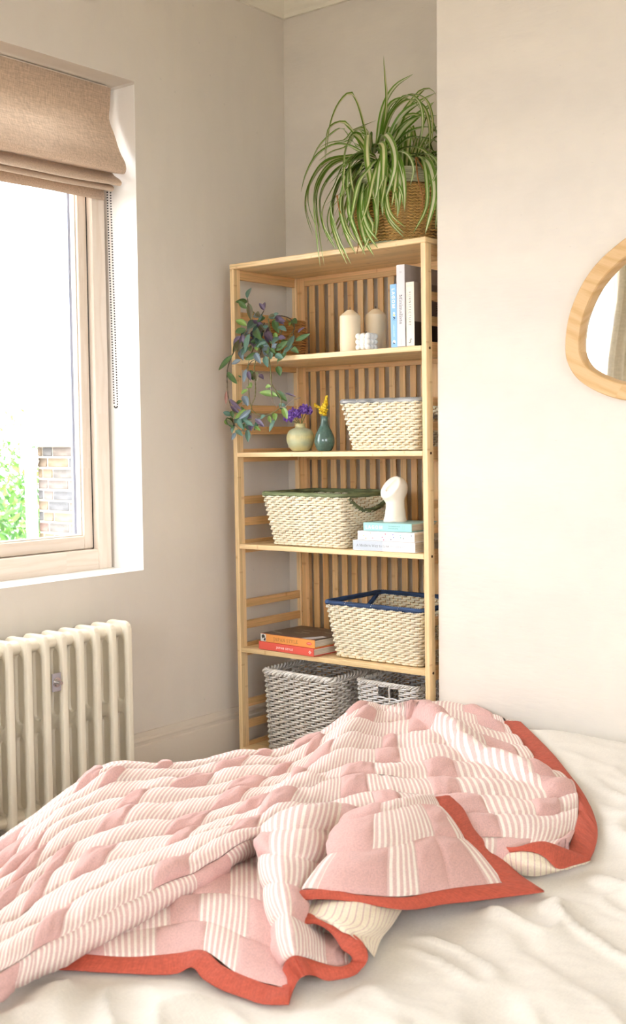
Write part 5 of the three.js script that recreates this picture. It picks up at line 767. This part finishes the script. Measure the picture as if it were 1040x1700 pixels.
const TRAIL = [
  { p: [0.1765,1.6458,0.42,0.1567,1.6875,0.3754], c: 1, w: 1.0 },
  { p: [0.1299,1.6435,0.3689,0.1191,1.6379,0.42], c: 0, w: 1.0 },
  { p: [0.1727,1.6115,0.42,0.1344,1.6407,0.42], c: 0, w: 1.0 },
  { p: [0.1817,1.6297,0.42,0.191,1.5709,0.42], c: 5, w: 1.1 },
  { p: [0.2116,1.6064,0.3733,0.1962,1.6316,0.3821], c: 2, w: 1.0 },
  { p: [0.2082,1.6068,0.372,0.2064,1.6353,0.3636], c: 2, w: 1.0 },
  { p: [0.1712,1.553,0.42,0.1216,1.5756,0.42], c: 4, w: 1.2 },
  { p: [0.1709,1.5402,0.42,0.1185,1.535,0.42], c: 0, w: 1.1 },
  { p: [0.1737,1.5417,0.42,0.1458,1.576,0.3403], c: 1, w: 1.3 },
  { p: [0.1896,1.5449,0.3534,0.1552,1.5774,0.3707], c: 2, w: 1.2 },
  { p: [0.193,1.5855,0.368,0.1497,1.5938,0.3611], c: 3, w: 1.2 },
  { p: [0.1868,1.573,0.3689,0.1929,1.5962,0.3614], c: 1, w: 1.3 },
  { p: [0.2217,1.5862,0.3635,0.2506,1.578,0.3556], c: 1, w: 1.3 },
  { p: [0.2281,1.5752,0.3451,0.2683,1.5248,0.3638], c: 0, w: 1.2 },
  { p: [0.2429,1.4933,0.3884,0.2053,1.5518,0.3462], c: 2, w: 1.2 },
  { p: [0.1716,1.543,0.3745,0.2393,1.4984,0.4202], c: 0, w: 1.2 },
  { p: [0.1825,1.526,0.42,0.185,1.4613,0.4444], c: 1, w: 1.1 },
  { p: [0.1551,1.526,0.42,0.147,1.4822,0.4236], c: 2, w: 1.1 },
  { p: [0.1453,1.5147,0.3722,0.2145,1.4726,0.4282], c: 2, w: 1.0 },
  { p: [0.1382,1.5032,0.42,0.1403,1.4616,0.4581], c: 5, w: 1.1 },
  { p: [0.1339,1.4534,0.4518,0.0636,1.4043,0.4494], c: 0, w: 0.9 },
  { p: [0.0912,1.3992,0.4358,0.1326,1.3558,0.4291], c: 0, w: 1.0 },
  { p: [0.1289,1.4782,0.4083,0.1534,1.4356,0.42], c: 3, w: 1.1 },
  { p: [0.1542,1.4363,0.434,0.1173,1.4241,0.4413], c: 3, w: 1.0 },
  { p: [0.2257,1.457,0.4207,0.1745,1.4373,0.4348], c: 0, w: 1.1 },
  { p: [0.2865,1.4562,0.4279,0.2384,1.4799,0.418], c: 3, w: 1.4 },
  { p: [0.2772,1.444,0.4496,0.2628,1.4793,0.422], c: 3, w: 1.3 },
  { p: [0.276,1.4701,0.4134,0.3028,1.4825,0.4022], c: 3, w: 1.4 },
  { p: [0.3122,1.4606,0.4323,0.3544,1.4926,0.418], c: 0, w: 1.1 },
  { p: [0.3666,1.4642,0.4332,0.3417,1.5131,0.3732], c: 1, w: 0.9 },
  { p: [0.3687,1.4923,0.3973,0.4239,1.5125,0.3869], c: 0, w: 0.9 },
  { p: [0.3542,1.4782,0.3921,0.3478,1.4443,0.4387], c: 1, w: 1.0 },
  { p: [0.3554,1.4526,0.4287,0.3246,1.4222,0.4425], c: 0, w: 0.9 },
  { p: [0.3249,1.4296,0.4253,0.2973,1.4567,0.42], c: 0, w: 1.0 },
  { p: [0.262,1.4447,0.4304,0.2906,1.4047,0.449], c: 1, w: 1.1 },
  { p: [0.3176,1.4089,0.4309,0.3391,1.3746,0.4431], c: 0, w: 1.2 },
  { p: [0.2976,1.4554,0.4449,0.3222,1.4287,0.471], c: 1, w: 1.0 },
  { p: [0.1821,1.4056,0.4353,0.167,1.3592,0.4347], c: 3, w: 0.9 },
  { p: [0.1941,1.3971,0.4407,0.2175,1.3632,0.4536], c: 2, w: 0.9 },
  { p: [0.1921,1.401,0.4282,0.2155,1.3637,0.4402], c: 0, w: 1.1 },
  { p: [0.2314,1.3929,0.4489,0.252,1.3593,0.4644], c: 5, w: 1.2 },
  { p: [0.2246,1.384,0.4261,0.2665,1.366,0.4444], c: 2, w: 1.0 },
  { p: [0.1945,1.3605,0.4277,0.1913,1.339,0.4266], c: 4, w: 1.1 },
  { p: [0.1925,1.3341,0.4433,0.1778,1.3184,0.4607], c: 4, w: 1.2 },
  { p: [0.1882,1.347,0.4352,0.2204,1.3407,0.4528], c: 4, w: 1.2 },
  { p: [0.2961,1.3415,0.4414,0.2697,1.3401,0.4394], c: 4, w: 1.2 },
  { p: [0.3178,1.3082,0.4345,0.2312,1.3242,0.4282], c: 4, w: 1.1 },
  { p: [0.3067,1.3275,0.4273,0.3488,1.29,0.4201], c: 0, w: 1.1 },
  { p: [0.4079,1.3044,0.4457,0.3761,1.317,0.4656], c: 2, w: 0.4 },
  { p: [0.3221,1.2839,0.4298,0.3452,1.2603,0.42], c: 1, w: 1.3 },
  { p: [0.3584,1.2695,0.4546,0.3809,1.2297,0.4597], c: 4, w: 1.1 },
  { p: [0.0884,1.3342,0.4372,0.0805,1.2864,0.4328], c: 6, w: 0.6 },
  { p: [0.107,1.3051,0.4428,0.1778,1.2652,0.4573], c: 2, w: 0.7 },
  { p: [0.1083,1.2812,0.4387,0.1516,1.253,0.4402], c: 2, w: 0.8 },
  { p: [0.1571,1.3143,0.4267,0.1929,1.2768,0.444], c: 3, w: 1.2 },
  { p: [0.1237,1.2865,0.426,0.155,1.2973,0.4298], c: 0, w: 1.0 },
  { p: [0.1928,1.2656,0.4502,0.1283,1.235,0.4423], c: 4, w: 1.0 },
  { p: [0.208,1.2663,0.4469,0.1695,1.2342,0.4653], c: 3, w: 0.9 },
  { p: [0.2066,1.263,0.4439,0.1571,1.2131,0.4571], c: 1, w: 0.9 },
  { p: [0.0922,1.2405,0.4282,0.12,1.2119,0.4301], c: 5, w: 1.2 },
  { p: [0.0803,1.2407,0.4295,0.1237,1.2033,0.4445], c: 0, w: 1.0 },
  { p: [0.1072,1.2642,0.4338,0.1183,1.2386,0.4363], c: 0, w: 1.2 },
  { p: [0.1611,1.2401,0.455,0.1942,1.1991,0.4703], c: 1, w: 1.1 },
  { p: [0.1804,1.232,0.4543,0.2306,1.2097,0.4568], c: 1, w: 0.8 },
  { p: [0.1784,1.2433,0.4396,0.217,1.2402,0.451], c: 2, w: 1.2 },
  { p: [0.2215,1.2348,0.4394,0.2607,1.206,0.4367], c: 2, w: 0.9 },
  { p: [0.2393,1.2389,0.4371,0.206,1.1945,0.4298], c: 1, w: 0.7 },
  { p: [0.2022,1.2182,0.4363,0.2147,1.1931,0.4559], c: 2, w: 1.2 },
  { p: [0.2583,1.2351,0.4538,0.2885,1.2435,0.4619], c: 1, w: 1.1 },
  { p: [0.2846,1.2447,0.44,0.2919,1.2189,0.4388], c: 4, w: 1.1 },
  { p: [0.302,1.2312,0.4277,0.2711,1.1891,0.4244], c: 1, w: 1.1 },
  { p: [0.3139,1.2517,0.4485,0.333,1.2249,0.4642], c: 4, w: 1.1 },
  { p: [0.1289,1.1895,0.4358,0.1191,1.1623,0.449], c: 3, w: 0.9 },
  { p: [0.1385,1.1963,0.4482,0.1813,1.1759,0.4585], c: 1, w: 0.9 },
  { p: [0.1905,1.1991,0.4449,0.2039,1.1551,0.4572], c: 1, w: 1.0 },
  { p: [0.2144,1.2089,0.4359,0.252,1.1927,0.4464], c: 4, w: 0.7 },
  { p: [0.0753,1.2331,0.4334,0.0923,1.215,0.437], c: 4, w: 1.0 },
  { p: [0.1286,1.2145,0.4481,0.1077,1.2366,0.4582], c: 5, w: 1.1 },
  { p: [0.2636,1.5051,0.3775,0.2585,1.5282,0.3721], c: 4, w: 1.5 },
  { p: [0.216,1.4841,0.4118,0.2336,1.4644,0.4373], c: 4, w: 1.2 },
  { p: [0.1489,1.3785,0.4253,0.1379,1.3855,0.4309], c: 0, w: 0.8 },
  { p: [0.2763,1.5748,0.3025,0.306,1.5587,0.312], c: 0, w: 1.4 },
  { p: [0.2748,1.566,0.3089,0.2819,1.5528,0.323], c: 4, w: 1.2 },
  { p: [0.2529,1.589,0.3644,0.2332,1.5827,0.3779], c: 5, w: 1.0 },
  { p: [0.317,1.4966,0.3845,0.3221,1.4678,0.4222], c: 0, w: 1.3 },
  { p: [0.3213,1.4817,0.4108,0.3196,1.4671,0.4398], c: 5, w: 1.3 },
  { p: [0.3455,1.5232,0.3555,0.3881,1.5378,0.3705], c: 2, w: 0.5 },
  { p: [0.3797,1.4644,0.4293,0.4322,1.444,0.4575], c: 0, w: 1.0 },
  { p: [0.1761,1.6005,0.3743,0.2102,1.5832,0.3929], c: 5, w: 1.0 },
  { p: [0.2416,1.5114,0.3787,0.2395,1.5291,0.3655], c: 0, w: 1.0 },
  { p: [0.1656,1.4841,0.4009,0.2014,1.4636,0.4338], c: 4, w: 1.0 },
  { p: [0.1443,1.5056,0.4022,0.1818,1.4747,0.4346], c: 5, w: 1.0 },
  { p: [0.259,1.4761,0.4133,0.251,1.4917,0.4091], c: 5, w: 1.1 },
  { p: [0.2762,1.5068,0.3808,0.3221,1.504,0.3922], c: 2, w: 1.1 },
  { p: [0.263,1.4887,0.4001,0.2554,1.5018,0.3984], c: 0, w: 1.1 },
  { p: [0.2268,1.4928,0.398,0.2939,1.4458,0.452], c: 0, w: 1.1 },
  { p: [0.2036,1.5831,0.36,0.1752,1.5693,0.372], c: 0, w: 1.1 },
  { p: [0.2514,1.5696,0.36,0.3043,1.5612,0.372], c: 2, w: 1.1 },
  { p: [0.1443,1.5199,0.42,0.1081,1.4897,0.42], c: 2, w: 1.1 },
  { p: [0.169,1.4812,0.4131,0.1738,1.449,0.452], c: 1, w: 1.1 },
  { p: [0.3084,1.4509,0.4368,0.2849,1.4708,0.4287], c: 0, w: 1.1 },
  { p: [0.1879,1.5454,0.36,0.2101,1.502,0.4009], c: 2, w: 1.1 },
  { p: [0.1396,1.5409,0.36,0.2042,1.5033,0.4], c: 2, w: 1.1 },
  { p: [0.2049,1.5341,0.36,0.274,1.4925,0.4069], c: 2, w: 1.1 },
  { p: [0.1745,1.5616,0.36,0.2089,1.5304,0.3723], c: 5, w: 1.1 },
  { p: [0.2519,1.5858,0.36,0.2972,1.5523,0.372], c: 2, w: 1.1 },
  { p: [0.1858,1.5419,0.36,0.2296,1.5503,0.372], c: 1, w: 1.1 },
  { p: [0.166,1.5581,0.36,0.1827,1.508,0.3964], c: 1, w: 1.1 },
  { p: [0.2213,1.4571,0.435,0.2608,1.418,0.452], c: 3, w: 1.1 },
  { p: [0.2816,1.5096,0.3776,0.279,1.4838,0.4156], c: 1, w: 1.1 },
  { p: [0.1771,1.5483,0.36,0.1507,1.5354,0.372], c: 2, w: 1.1 },
  { p: [0.2636,1.5488,0.36,0.3084,1.5291,0.372], c: 1, w: 1.1 },
  { p: [0.1399,1.5102,0.42,0.1539,1.4612,0.4457], c: 5, w: 1.1 },
  { p: [0.1444,1.5162,0.42,0.1301,1.5381,0.372], c: 1, w: 1.1 },
  { p: [0.1703,1.4985,0.3955,0.1471,1.4828,0.424], c: 2, w: 1.1 },
  { p: [0.3155,1.4462,0.44,0.3604,1.4312,0.452], c: 1, w: 1.1 },
  { p: [0.1847,1.5404,0.36,0.2115,1.4963,0.4067], c: 1, w: 1.1 },
  { p: [0.191,1.4857,0.4073,0.2038,1.4979,0.4055], c: 0, w: 1.1 },
  { p: [0.1414,1.5244,0.3711,0.1916,1.5294,0.3743], c: 2, w: 1.1 },
  { p: [0.1735,1.5235,0.42,0.148,1.5478,0.372], c: 3, w: 1.1 },
  { p: [0.2502,1.4902,0.3993,0.2204,1.4761,0.4268], c: 1, w: 1.1 },
  { p: [0.2144,1.4843,0.4074,0.1908,1.5122,0.3917], c: 1, w: 1.1 },
  { p: [0.2402,1.577,0.36,0.2757,1.592,0.372], c: 1, w: 1.1 },
  { p: [0.2294,1.4888,0.4019,0.2136,1.4734,0.43], c: 0, w: 1.1 },
  { p: [0.1966,1.5063,0.386,0.1755,1.4956,0.4094], c: 0, w: 1.1 },
  { p: [0.1858,1.5081,0.3848,0.2626,1.4817,0.4187], c: 1, w: 1.1 },
  { p: [0.1806,1.217,0.43,0.1703,1.2337,0.437], c: 2, w: 1.0 },
  { p: [0.1977,1.2042,0.43,0.1943,1.2228,0.437], c: 0, w: 1.0 },
  { p: [0.1144,1.227,0.43,0.1643,1.2342,0.437], c: 1, w: 1.0 },
  { p: [0.1997,1.222,0.43,0.1733,1.2144,0.437], c: 1, w: 1.0 },
  { p: [0.1366,1.2564,0.43,0.1194,1.2703,0.437], c: 0, w: 1.0 },
  { p: [0.1631,1.2201,0.43,0.1611,1.1953,0.437], c: 0, w: 1.0 },
  { p: [0.172,1.2118,0.43,0.2043,1.1938,0.437], c: 1, w: 1.0 },
  { p: [0.1662,1.2357,0.43,0.1454,1.2151,0.437], c: 0, w: 1.0 },
  { p: [0.1058,1.2488,0.43,0.0711,1.2605,0.437], c: 1, w: 1.0 },
  { p: [0.1908,1.2313,0.43,0.1706,1.2467,0.437], c: 4, w: 1.0 },
  { p: [0.116,1.2154,0.43,0.1113,1.1862,0.437], c: 1, w: 1.0 },
  { p: [0.1858,1.2376,0.43,0.1655,1.2248,0.437], c: 0, w: 1.0 },
  { p: [0.1633,1.2605,0.43,0.1533,1.2781,0.437], c: 0, w: 1.0 },
  { p: [0.1465,1.2383,0.43,0.1211,1.2232,0.437], c: 1, w: 1.0 },
];
const TRAIL_STEMS = [[0.1926,1.587,0.357,0.1608,1.596,0.357,0.1291,1.6257,0.357,0.1765,1.6458,0.42],[0.197,1.5799,0.357,0.1512,1.5728,0.357,0.17,1.5402,0.42,0.137,1.525,0.3679],[0.2242,1.5848,0.357,0.2267,1.5916,0.307,0.2712,1.5783,0.307,0.2895,1.5567,0.307,0.328,1.5206,0.3606,0.3587,1.4976,0.3825],[0.215,1.5786,0.357,0.2377,1.5154,0.3715,0.286,1.4326,0.437,0.2919,1.3925,0.437,0.2956,1.3493,0.437,0.3149,1.3254,0.437,0.3362,1.2983,0.437,0.3315,1.272,0.437,0.3095,1.2592,0.437,0.2696,1.245,0.437,0.234,1.2474,0.437,0.2073,1.2647,0.437,0.1944,1.3022,0.437,0.1913,1.3799,0.437,0.1921,1.4236,0.437,0.1814,1.5188,0.3715],[0.3315,1.272,0.437,0.3531,1.2715,0.437,0.3792,1.2906,0.437,0.4197,1.301,0.437],[0.1699,1.5369,0.42,0.1371,1.4982,0.42,0.1195,1.4575,0.437,0.0954,1.4109,0.437,0.0919,1.3564,0.437,0.0979,1.3082,0.437,0.1157,1.2667,0.437,0.1339,1.2493,0.437],[0.1826,1.5332,0.357,0.223,1.4841,0.4043,0.219,1.4123,0.437,0.2224,1.3518,0.437,0.2194,1.3082,0.437,0.203,1.2783,0.437,0.1999,1.2311,0.437],[0.2924,1.3427,0.437,0.2949,1.3061,0.437,0.3012,1.286,0.437,0.3184,1.2723,0.437],[0.1968,1.5663,0.357,0.1826,1.5332,0.357,0.223,1.4841,0.4043,0.2419,1.4447,0.437,0.2012,1.4265,0.437,0.1827,1.4038,0.437],[0.2441,1.5597,0.307,0.2769,1.5166,0.3679,0.3047,1.4621,0.4225],[0.1339,1.2493,0.437,0.1196,1.229,0.437,0.1422,1.2013,0.437,0.1742,1.1942,0.437,0.2019,1.2176,0.437],[0.1743,1.5814,0.357,0.1952,1.6089,0.357,0.2006,1.6339,0.357],[0.2534,1.5795,0.307,0.2885,1.55,0.307,0.3195,1.5105,0.3715,0.3282,1.4539,0.4297,0.3207,1.4144,0.437]];
{
  const pts = (a) => { const o = []; for (let i = 0; i < a.length; i += 3) o.push(V(a[i], a[i + 1], a[i + 2])); return o; };
  // ---- spider plant in a jute basket on top of the shelving
  const base = [0.665, 1.7783, 0.202], top = 0.245, r = rng(501);
  const pot = thing('spider_plant', 'variegated spider plant with arching striped leaves in a jute basket on top of the shelving', 'plant', base);
  const jute = std({ map: flatTexNoise(rgb(0xC79F63), 511, 0.55), roughness: 0.9 }), sage = std({ map: flatTexNoise(rgb(0xC6C6A6), 513, 0.18), roughness: 0.85 });
  const R = (y) => 0.128 + 0.022 * sstep(y, 0, 0.09);
  const basket = new THREE.Group(); basket.name = 'basket'; pot.add(basket);
  // braided jute: close coils, each a chain of slanting stitches
  const coils = [];
  for (let i = 0; i < 19; i++) {
    const y = 0.022 + i * 0.0092, P = []; const n = 200;
    for (let k = 0; k < n; k++) { const a = (k / n) * Math.PI * 2, w = Math.sin(a * 46 + (i % 2 ? Math.PI : 0)); P.push(V(Math.cos(a) * (R(y) + 0.0018 * w), y + 0.0016 * Math.sin(a * 46 + 1.2), Math.sin(a) * (R(y) + 0.0018 * w))); }
    coils.push(tube(P, (t) => 0.0052 + 0.0009 * Math.sin(t * 46 * Math.PI * 4), 6, true));
  }
  stuff(part(basket, 'coils', mergeI(coils), jute));
  part(basket, 'inner_wall', new THREE.CylinderGeometry(0.142, 0.122, 0.2, 48, 1, true).translate(0, 0.115, 0), std({ color: srgb(0x9d7a48), roughness: 1, side: THREE.DoubleSide }));
  for (let i = 0; i < 7; i++) { const P = [], y = 0.2 + i * 0.0068; for (let k = 0; k < 96; k++) { const a = (k / 96) * Math.PI * 2; P.push(V(Math.cos(a) * 0.1505, y, Math.sin(a) * 0.1505)); } part(basket, 'band_cord', tube(P, 0.0039, 7, true), sage, 'sage green cord'); }
  for (let i = 0; i < 2; i++) { const P = [], y = 0.005 + i * 0.0085; for (let k = 0; k < 96; k++) { const a = (k / 96) * Math.PI * 2; P.push(V(Math.cos(a) * 0.1295, y, Math.sin(a) * 0.1295)); } part(basket, 'band_cord', tube(P, 0.0047, 7, true), sage, 'sage green cord'); }
  {
    const a = 1.02, tg = part(basket, 'leather_tab', (() => { const s = new THREE.Shape(); s.moveTo(-0.011, 0.034); s.lineTo(0.011, 0.034); s.lineTo(0.011, -0.028); for (let i = 0; i <= 6; i++) s.lineTo(0.011 - i * 0.00367, -0.028 - (i % 2 ? 0.003 : 0)); s.lineTo(-0.011, 0.034); return new THREE.ExtrudeGeometry(s, { depth: 0.003, bevelEnabled: true, bevelSize: 0.0006, bevelThickness: 0.0006, bevelSegments: 1 }); })().rotateY(Math.PI / 2 - a).translate(Math.cos(a) * 0.1555, 0.222, Math.sin(a) * 0.1555), std({ color: srgb(0xC9C8A8), roughness: 0.6 }), 'pale green riveted tab');
    for (const dy of [0.006, -0.014]) part(tg, 'rivet', new THREE.SphereGeometry(0.0036, 12, 8).translate(Math.cos(a) * 0.1605, 0.222 + dy, Math.sin(a) * 0.1605), std({ color: srgb(0xd8d4c4), metalness: 0.6, roughness: 0.35 }));
  }
  part(pot, 'soil', new THREE.CylinderGeometry(0.14, 0.14, 0.01, 40).translate(0, 0.212, 0), std({ color: srgb(0x4a3828), roughness: 1 }));
  const leafT = dataTex(64, 16, (u, v) => { const a = Math.abs(u - 0.5) * 2, c = 1 - sstep(a, 0.36, 0.50), n = (vnoise(u * 32, v * 8, 521, 32, 8) - 0.5) * 0.12, e = sstep(a, 0.86, 0.95); let k = mixc(rgb(0x749E35), rgb(0xEFEFCB), c); k = mixc(k, rgb(0xA9C56E), e * 0.6); return k.map((x) => x * (1 + n)); });
  const leafM = [0xffffff, 0xe6f0d4, 0xf6f2dc].map((c) => phys({ map: leafT, color: srgb(c), roughness: 0.45, transmission: 0.3, thickness: 0, side: THREE.DoubleSide }));
  const crown = V(base[0], base[1] + 0.23, base[2]);
  function blade(P, w) {   // P in world; V-shaped section, tapering
    const c = new THREE.CatmullRomCurve3(P, false, 'centripetal'), n = Math.max(14, Math.round(c.getLength() / 0.018)), q = c.getSpacedPoints(n), o = V(...base);
    const sides = q.map((p, i) => { const t = q[Math.min(n, i + 1)].clone().sub(q[Math.max(0, i - 1)]).normalize(), rad = V(p.x - crown.x, 0.02, p.z - crown.z).normalize(), N = V(0, 1, 0).multiplyScalar(1 - Math.abs(t.y)).addScaledVector(rad, 0.25 + Math.abs(t.y)).normalize(); const s = t.clone().cross(N).normalize(); return [s, s.clone().cross(t).normalize()]; });
    return surf(4, n, (u, v) => { const i = Math.round(v * n), [s, N] = sides[i], a = u - 0.5, W = w * Math.min(1, 0.55 + v * 2.2) * Math.pow(Math.max(0, 1 - Math.pow(v, 3.2)), 0.8) + 0.0004; return q[i].clone().addScaledVector(s, a * W).addScaledVector(N, Math.abs(a) * W * 0.42 - W * 0.1).sub(o); }, (u, v) => [u, v * 4]);
  }
  for (const l of SPIDER) part(pot, 'leaf', blade(pts(l.p), 0.0205 * l.w), leafM[Math.floor(r() * 3)]);
  for (let k = 0; k < 2; k++) for (const l of SPIDER.slice(9, 29)) {   // neighbours of the hanging leaves
    const P = pts(l.p), dx = (r() - 0.5) * 0.05, dz = (r() - 0.5) * 0.03, dy = r() * 0.05; P.forEach((p, i) => { const w = i / (P.length - 1); p.x += dx * w; p.z += dz * w; p.y += dy * w; if (p.y < 1.8 && p.z < 0.418) p.z = 0.418; if (i > 1 && p.z < 0.4 && Math.hypot(p.x - base[0], p.z - base[2]) < 0.168 && p.y < 1.99) { const e = 0.17 / Math.hypot(p.x - base[0], p.z - base[2]); p.x = base[0] + (p.x - base[0]) * e; p.z = base[2] + (p.z - base[2]) * e; } });
    part(pot, 'leaf', blade(P, 0.017 * l.w), leafM[Math.floor(r() * 3)]);
  }
  for (let i = 0; i < 44; i++) {   // the rest of the tuft
    const a = i < 16 ? -0.2 - r() * 2.6 : r() * Math.PI * 2, len = 0.2 + r() * 0.26, up = a > 0 && a < 3.6 ? 0.03 + r() * 0.05 : 0.05 + r() * 0.17, P = [];
    for (let k = 0; k <= 5; k++) { const t = k / 5, d = 0.035 + len * 0.62 * t; P.push(V(clamp(crown.x + Math.cos(a) * d, 0.03, 0.895), crown.y - 0.01 + up * Math.sin(Math.min(1, t * 1.25) * Math.PI * 0.9) * 1.1 - t * t * len * (0.15 + 0.35 * r()), Math.max(0.03, crown.z + Math.sin(a) * d))); }
    const low = P.some((p) => p.y < 1.80 && p.z < 0.43); if (low) for (const p of P) p.y = Math.max(p.y, 1.80);
    part(pot, 'leaf', blade(P, 0.014 + r() * 0.006), leafM[Math.floor(r() * 3)]);
  }
  for (let i = 0; i < 16; i++) {   // short arching leaves at the heart of the plant, towards the bed
    const a = -0.3 + r() * 3.2, len = 0.13 + r() * 0.1, P = [];
    for (let k = 0; k <= 5; k++) { const t = k / 5, d = 0.015 + len * t; P.push(V(Math.min(0.895, crown.x + Math.cos(a) * d), crown.y - 0.02 + (0.07 + 0.05 * ((i * 7) % 5) / 5) * Math.sin(t * 2.6) - t * t * 0.03, crown.z + Math.sin(a) * d)); }
    part(pot, 'leaf', blade(P, 0.015 + r() * 0.005), leafM[Math.floor(r() * 3)]);
  }
  const dryM = std({ color: srgb(0xA8703E), roughness: 0.8 });
  for (const d of SPIDER_DRY) part(pot, 'dry_stem', tube(curvePts(pts(d).map((p) => p.sub(V(...base))), 16), (t) => 0.0026 * (1 - 0.6 * t) + 0.0005 * Math.sin(t * 40), 6, false, V(1, 0, 0)), dryM, 'withered brown stem');

  // ---- trailing plant at the left of the top shelf
  const b2 = [0.196, onShelf(0.19, SH.y[0], 0).y + 0.0006, 0.232], o2 = V(...b2), t = thing('trailing_plant', 'trailing plant with purple and green leaves spilling from a woven pot', 'plant', b2), q = rng(531);
  const cane = std({ map: flatTexNoise(rgb(0xA87842), 541, 0.5), roughness: 0.9 }), rings = [];
  for (let i = 0; i < 15; i++) { const P = [], y = 0.006 + i * 0.0088, rr = 0.054 + 0.010 * Math.sin((i / 14) * 2.4); for (let k = 0; k < 120; k++) { const a = (k / 120) * 6.2832; P.push(V(Math.cos(a) * (rr + 0.0014 * Math.sin(a * 30 + i * Math.PI)), y, Math.sin(a) * (rr + 0.0014 * Math.sin(a * 30 + i * Math.PI)))); } rings.push(tube(P, 0.0048, 6, true)); }
  stuff(part(t, 'woven_pot', mergeI(rings), cane, 'brown woven pot'));
  part(t, 'soil', new THREE.CylinderGeometry(0.054, 0.054, 0.01, 30).translate(0, 0.12, 0), std({ color: srgb(0x3d2f24), roughness: 1 }));
  const tints = [[0x5E7F42, 0x46663A], [0x6E9280, 0x54786A], [0x75647E, 0x5B4A62], [0x8797A2, 0x6C7F8A], [0x8FAF57, 0x6F9446], [0x6B5A44, 0x5A6A3C], [0xC99888, 0xA97A72]];
  const lm = tints.map(([a, b], i) => phys({ map: dataTex(64, 64, (u, v) => { const s = Math.abs(u - 0.5) * 2, k = 1 + (vnoise(u * 24, v * 6, 551 + i, 24, 6) - 0.5) * 0.12 - 0.1 * Math.exp(-s * s * 120); return mixc(rgb(a), rgb(b), clamp(s * 0.8 + (vnoise(u * 4, v * 4, 561 + i, 4, 4) - 0.5) * 0.8, 0, 1)).map((x) => x * k); }), roughness: 0.42, transmission: 0.15, thickness: 0, side: THREE.DoubleSide, sheen: 0.2, sheenColor: srgb(0xdfe6ee) }));
  for (const l of TRAIL) {
    const [a, b] = pts(l.p).map((p) => p.sub(o2)), d = b.clone().sub(a), L = d.length(), T = d.clone().normalize(), N0 = V(0.5 + (q() - 0.5) * 0.9, 0.3 + (q() - 0.5) * 0.6, 0.85), s = T.clone().cross(N0).normalize(), N = s.clone().cross(T).normalize(), W = L * 0.40 * l.w * Math.min(1.2, 0.035 / L + 0.25), bow = (q() - 0.3) * 0.22;
    const g = surf(6, 12, (u, v) => { const w = W * Math.pow(Math.sin(Math.PI * Math.pow(clamp(v, 0, 1), 0.85)), 0.8), e = u - 0.5; return a.clone().addScaledVector(T, L * v).addScaledVector(s, e * w * 2 * 0.5).addScaledVector(N, Math.abs(e) * w * 0.5 + bow * L * Math.sin(Math.PI * v) * 0.6); }, (u, v) => [u, v]);
    part(t, 'leaf', g, lm[l.c]);
  }
  const sm = [0x6E6A3E, 0x8C7A6A, 0x5B5340].map((c) => std({ color: srgb(c), roughness: 0.7 }));
  TRAIL_STEMS.forEach((s, i) => part(t, 'stem', tube(curvePts(pts(s).map((p) => p.sub(o2)), 60), (k) => 0.0021 + 0.0007 * Math.pow(Math.sin(k * 60), 8) - 0.0008 * k, 6, false, V(0.3, 0.2, 1)), sm[i % 3]));
}

scene.traverse((o) => { if (o.isMesh) { o.castShadow = true; o.receiveShadow = true; } });
renderer.render(scene, camera);
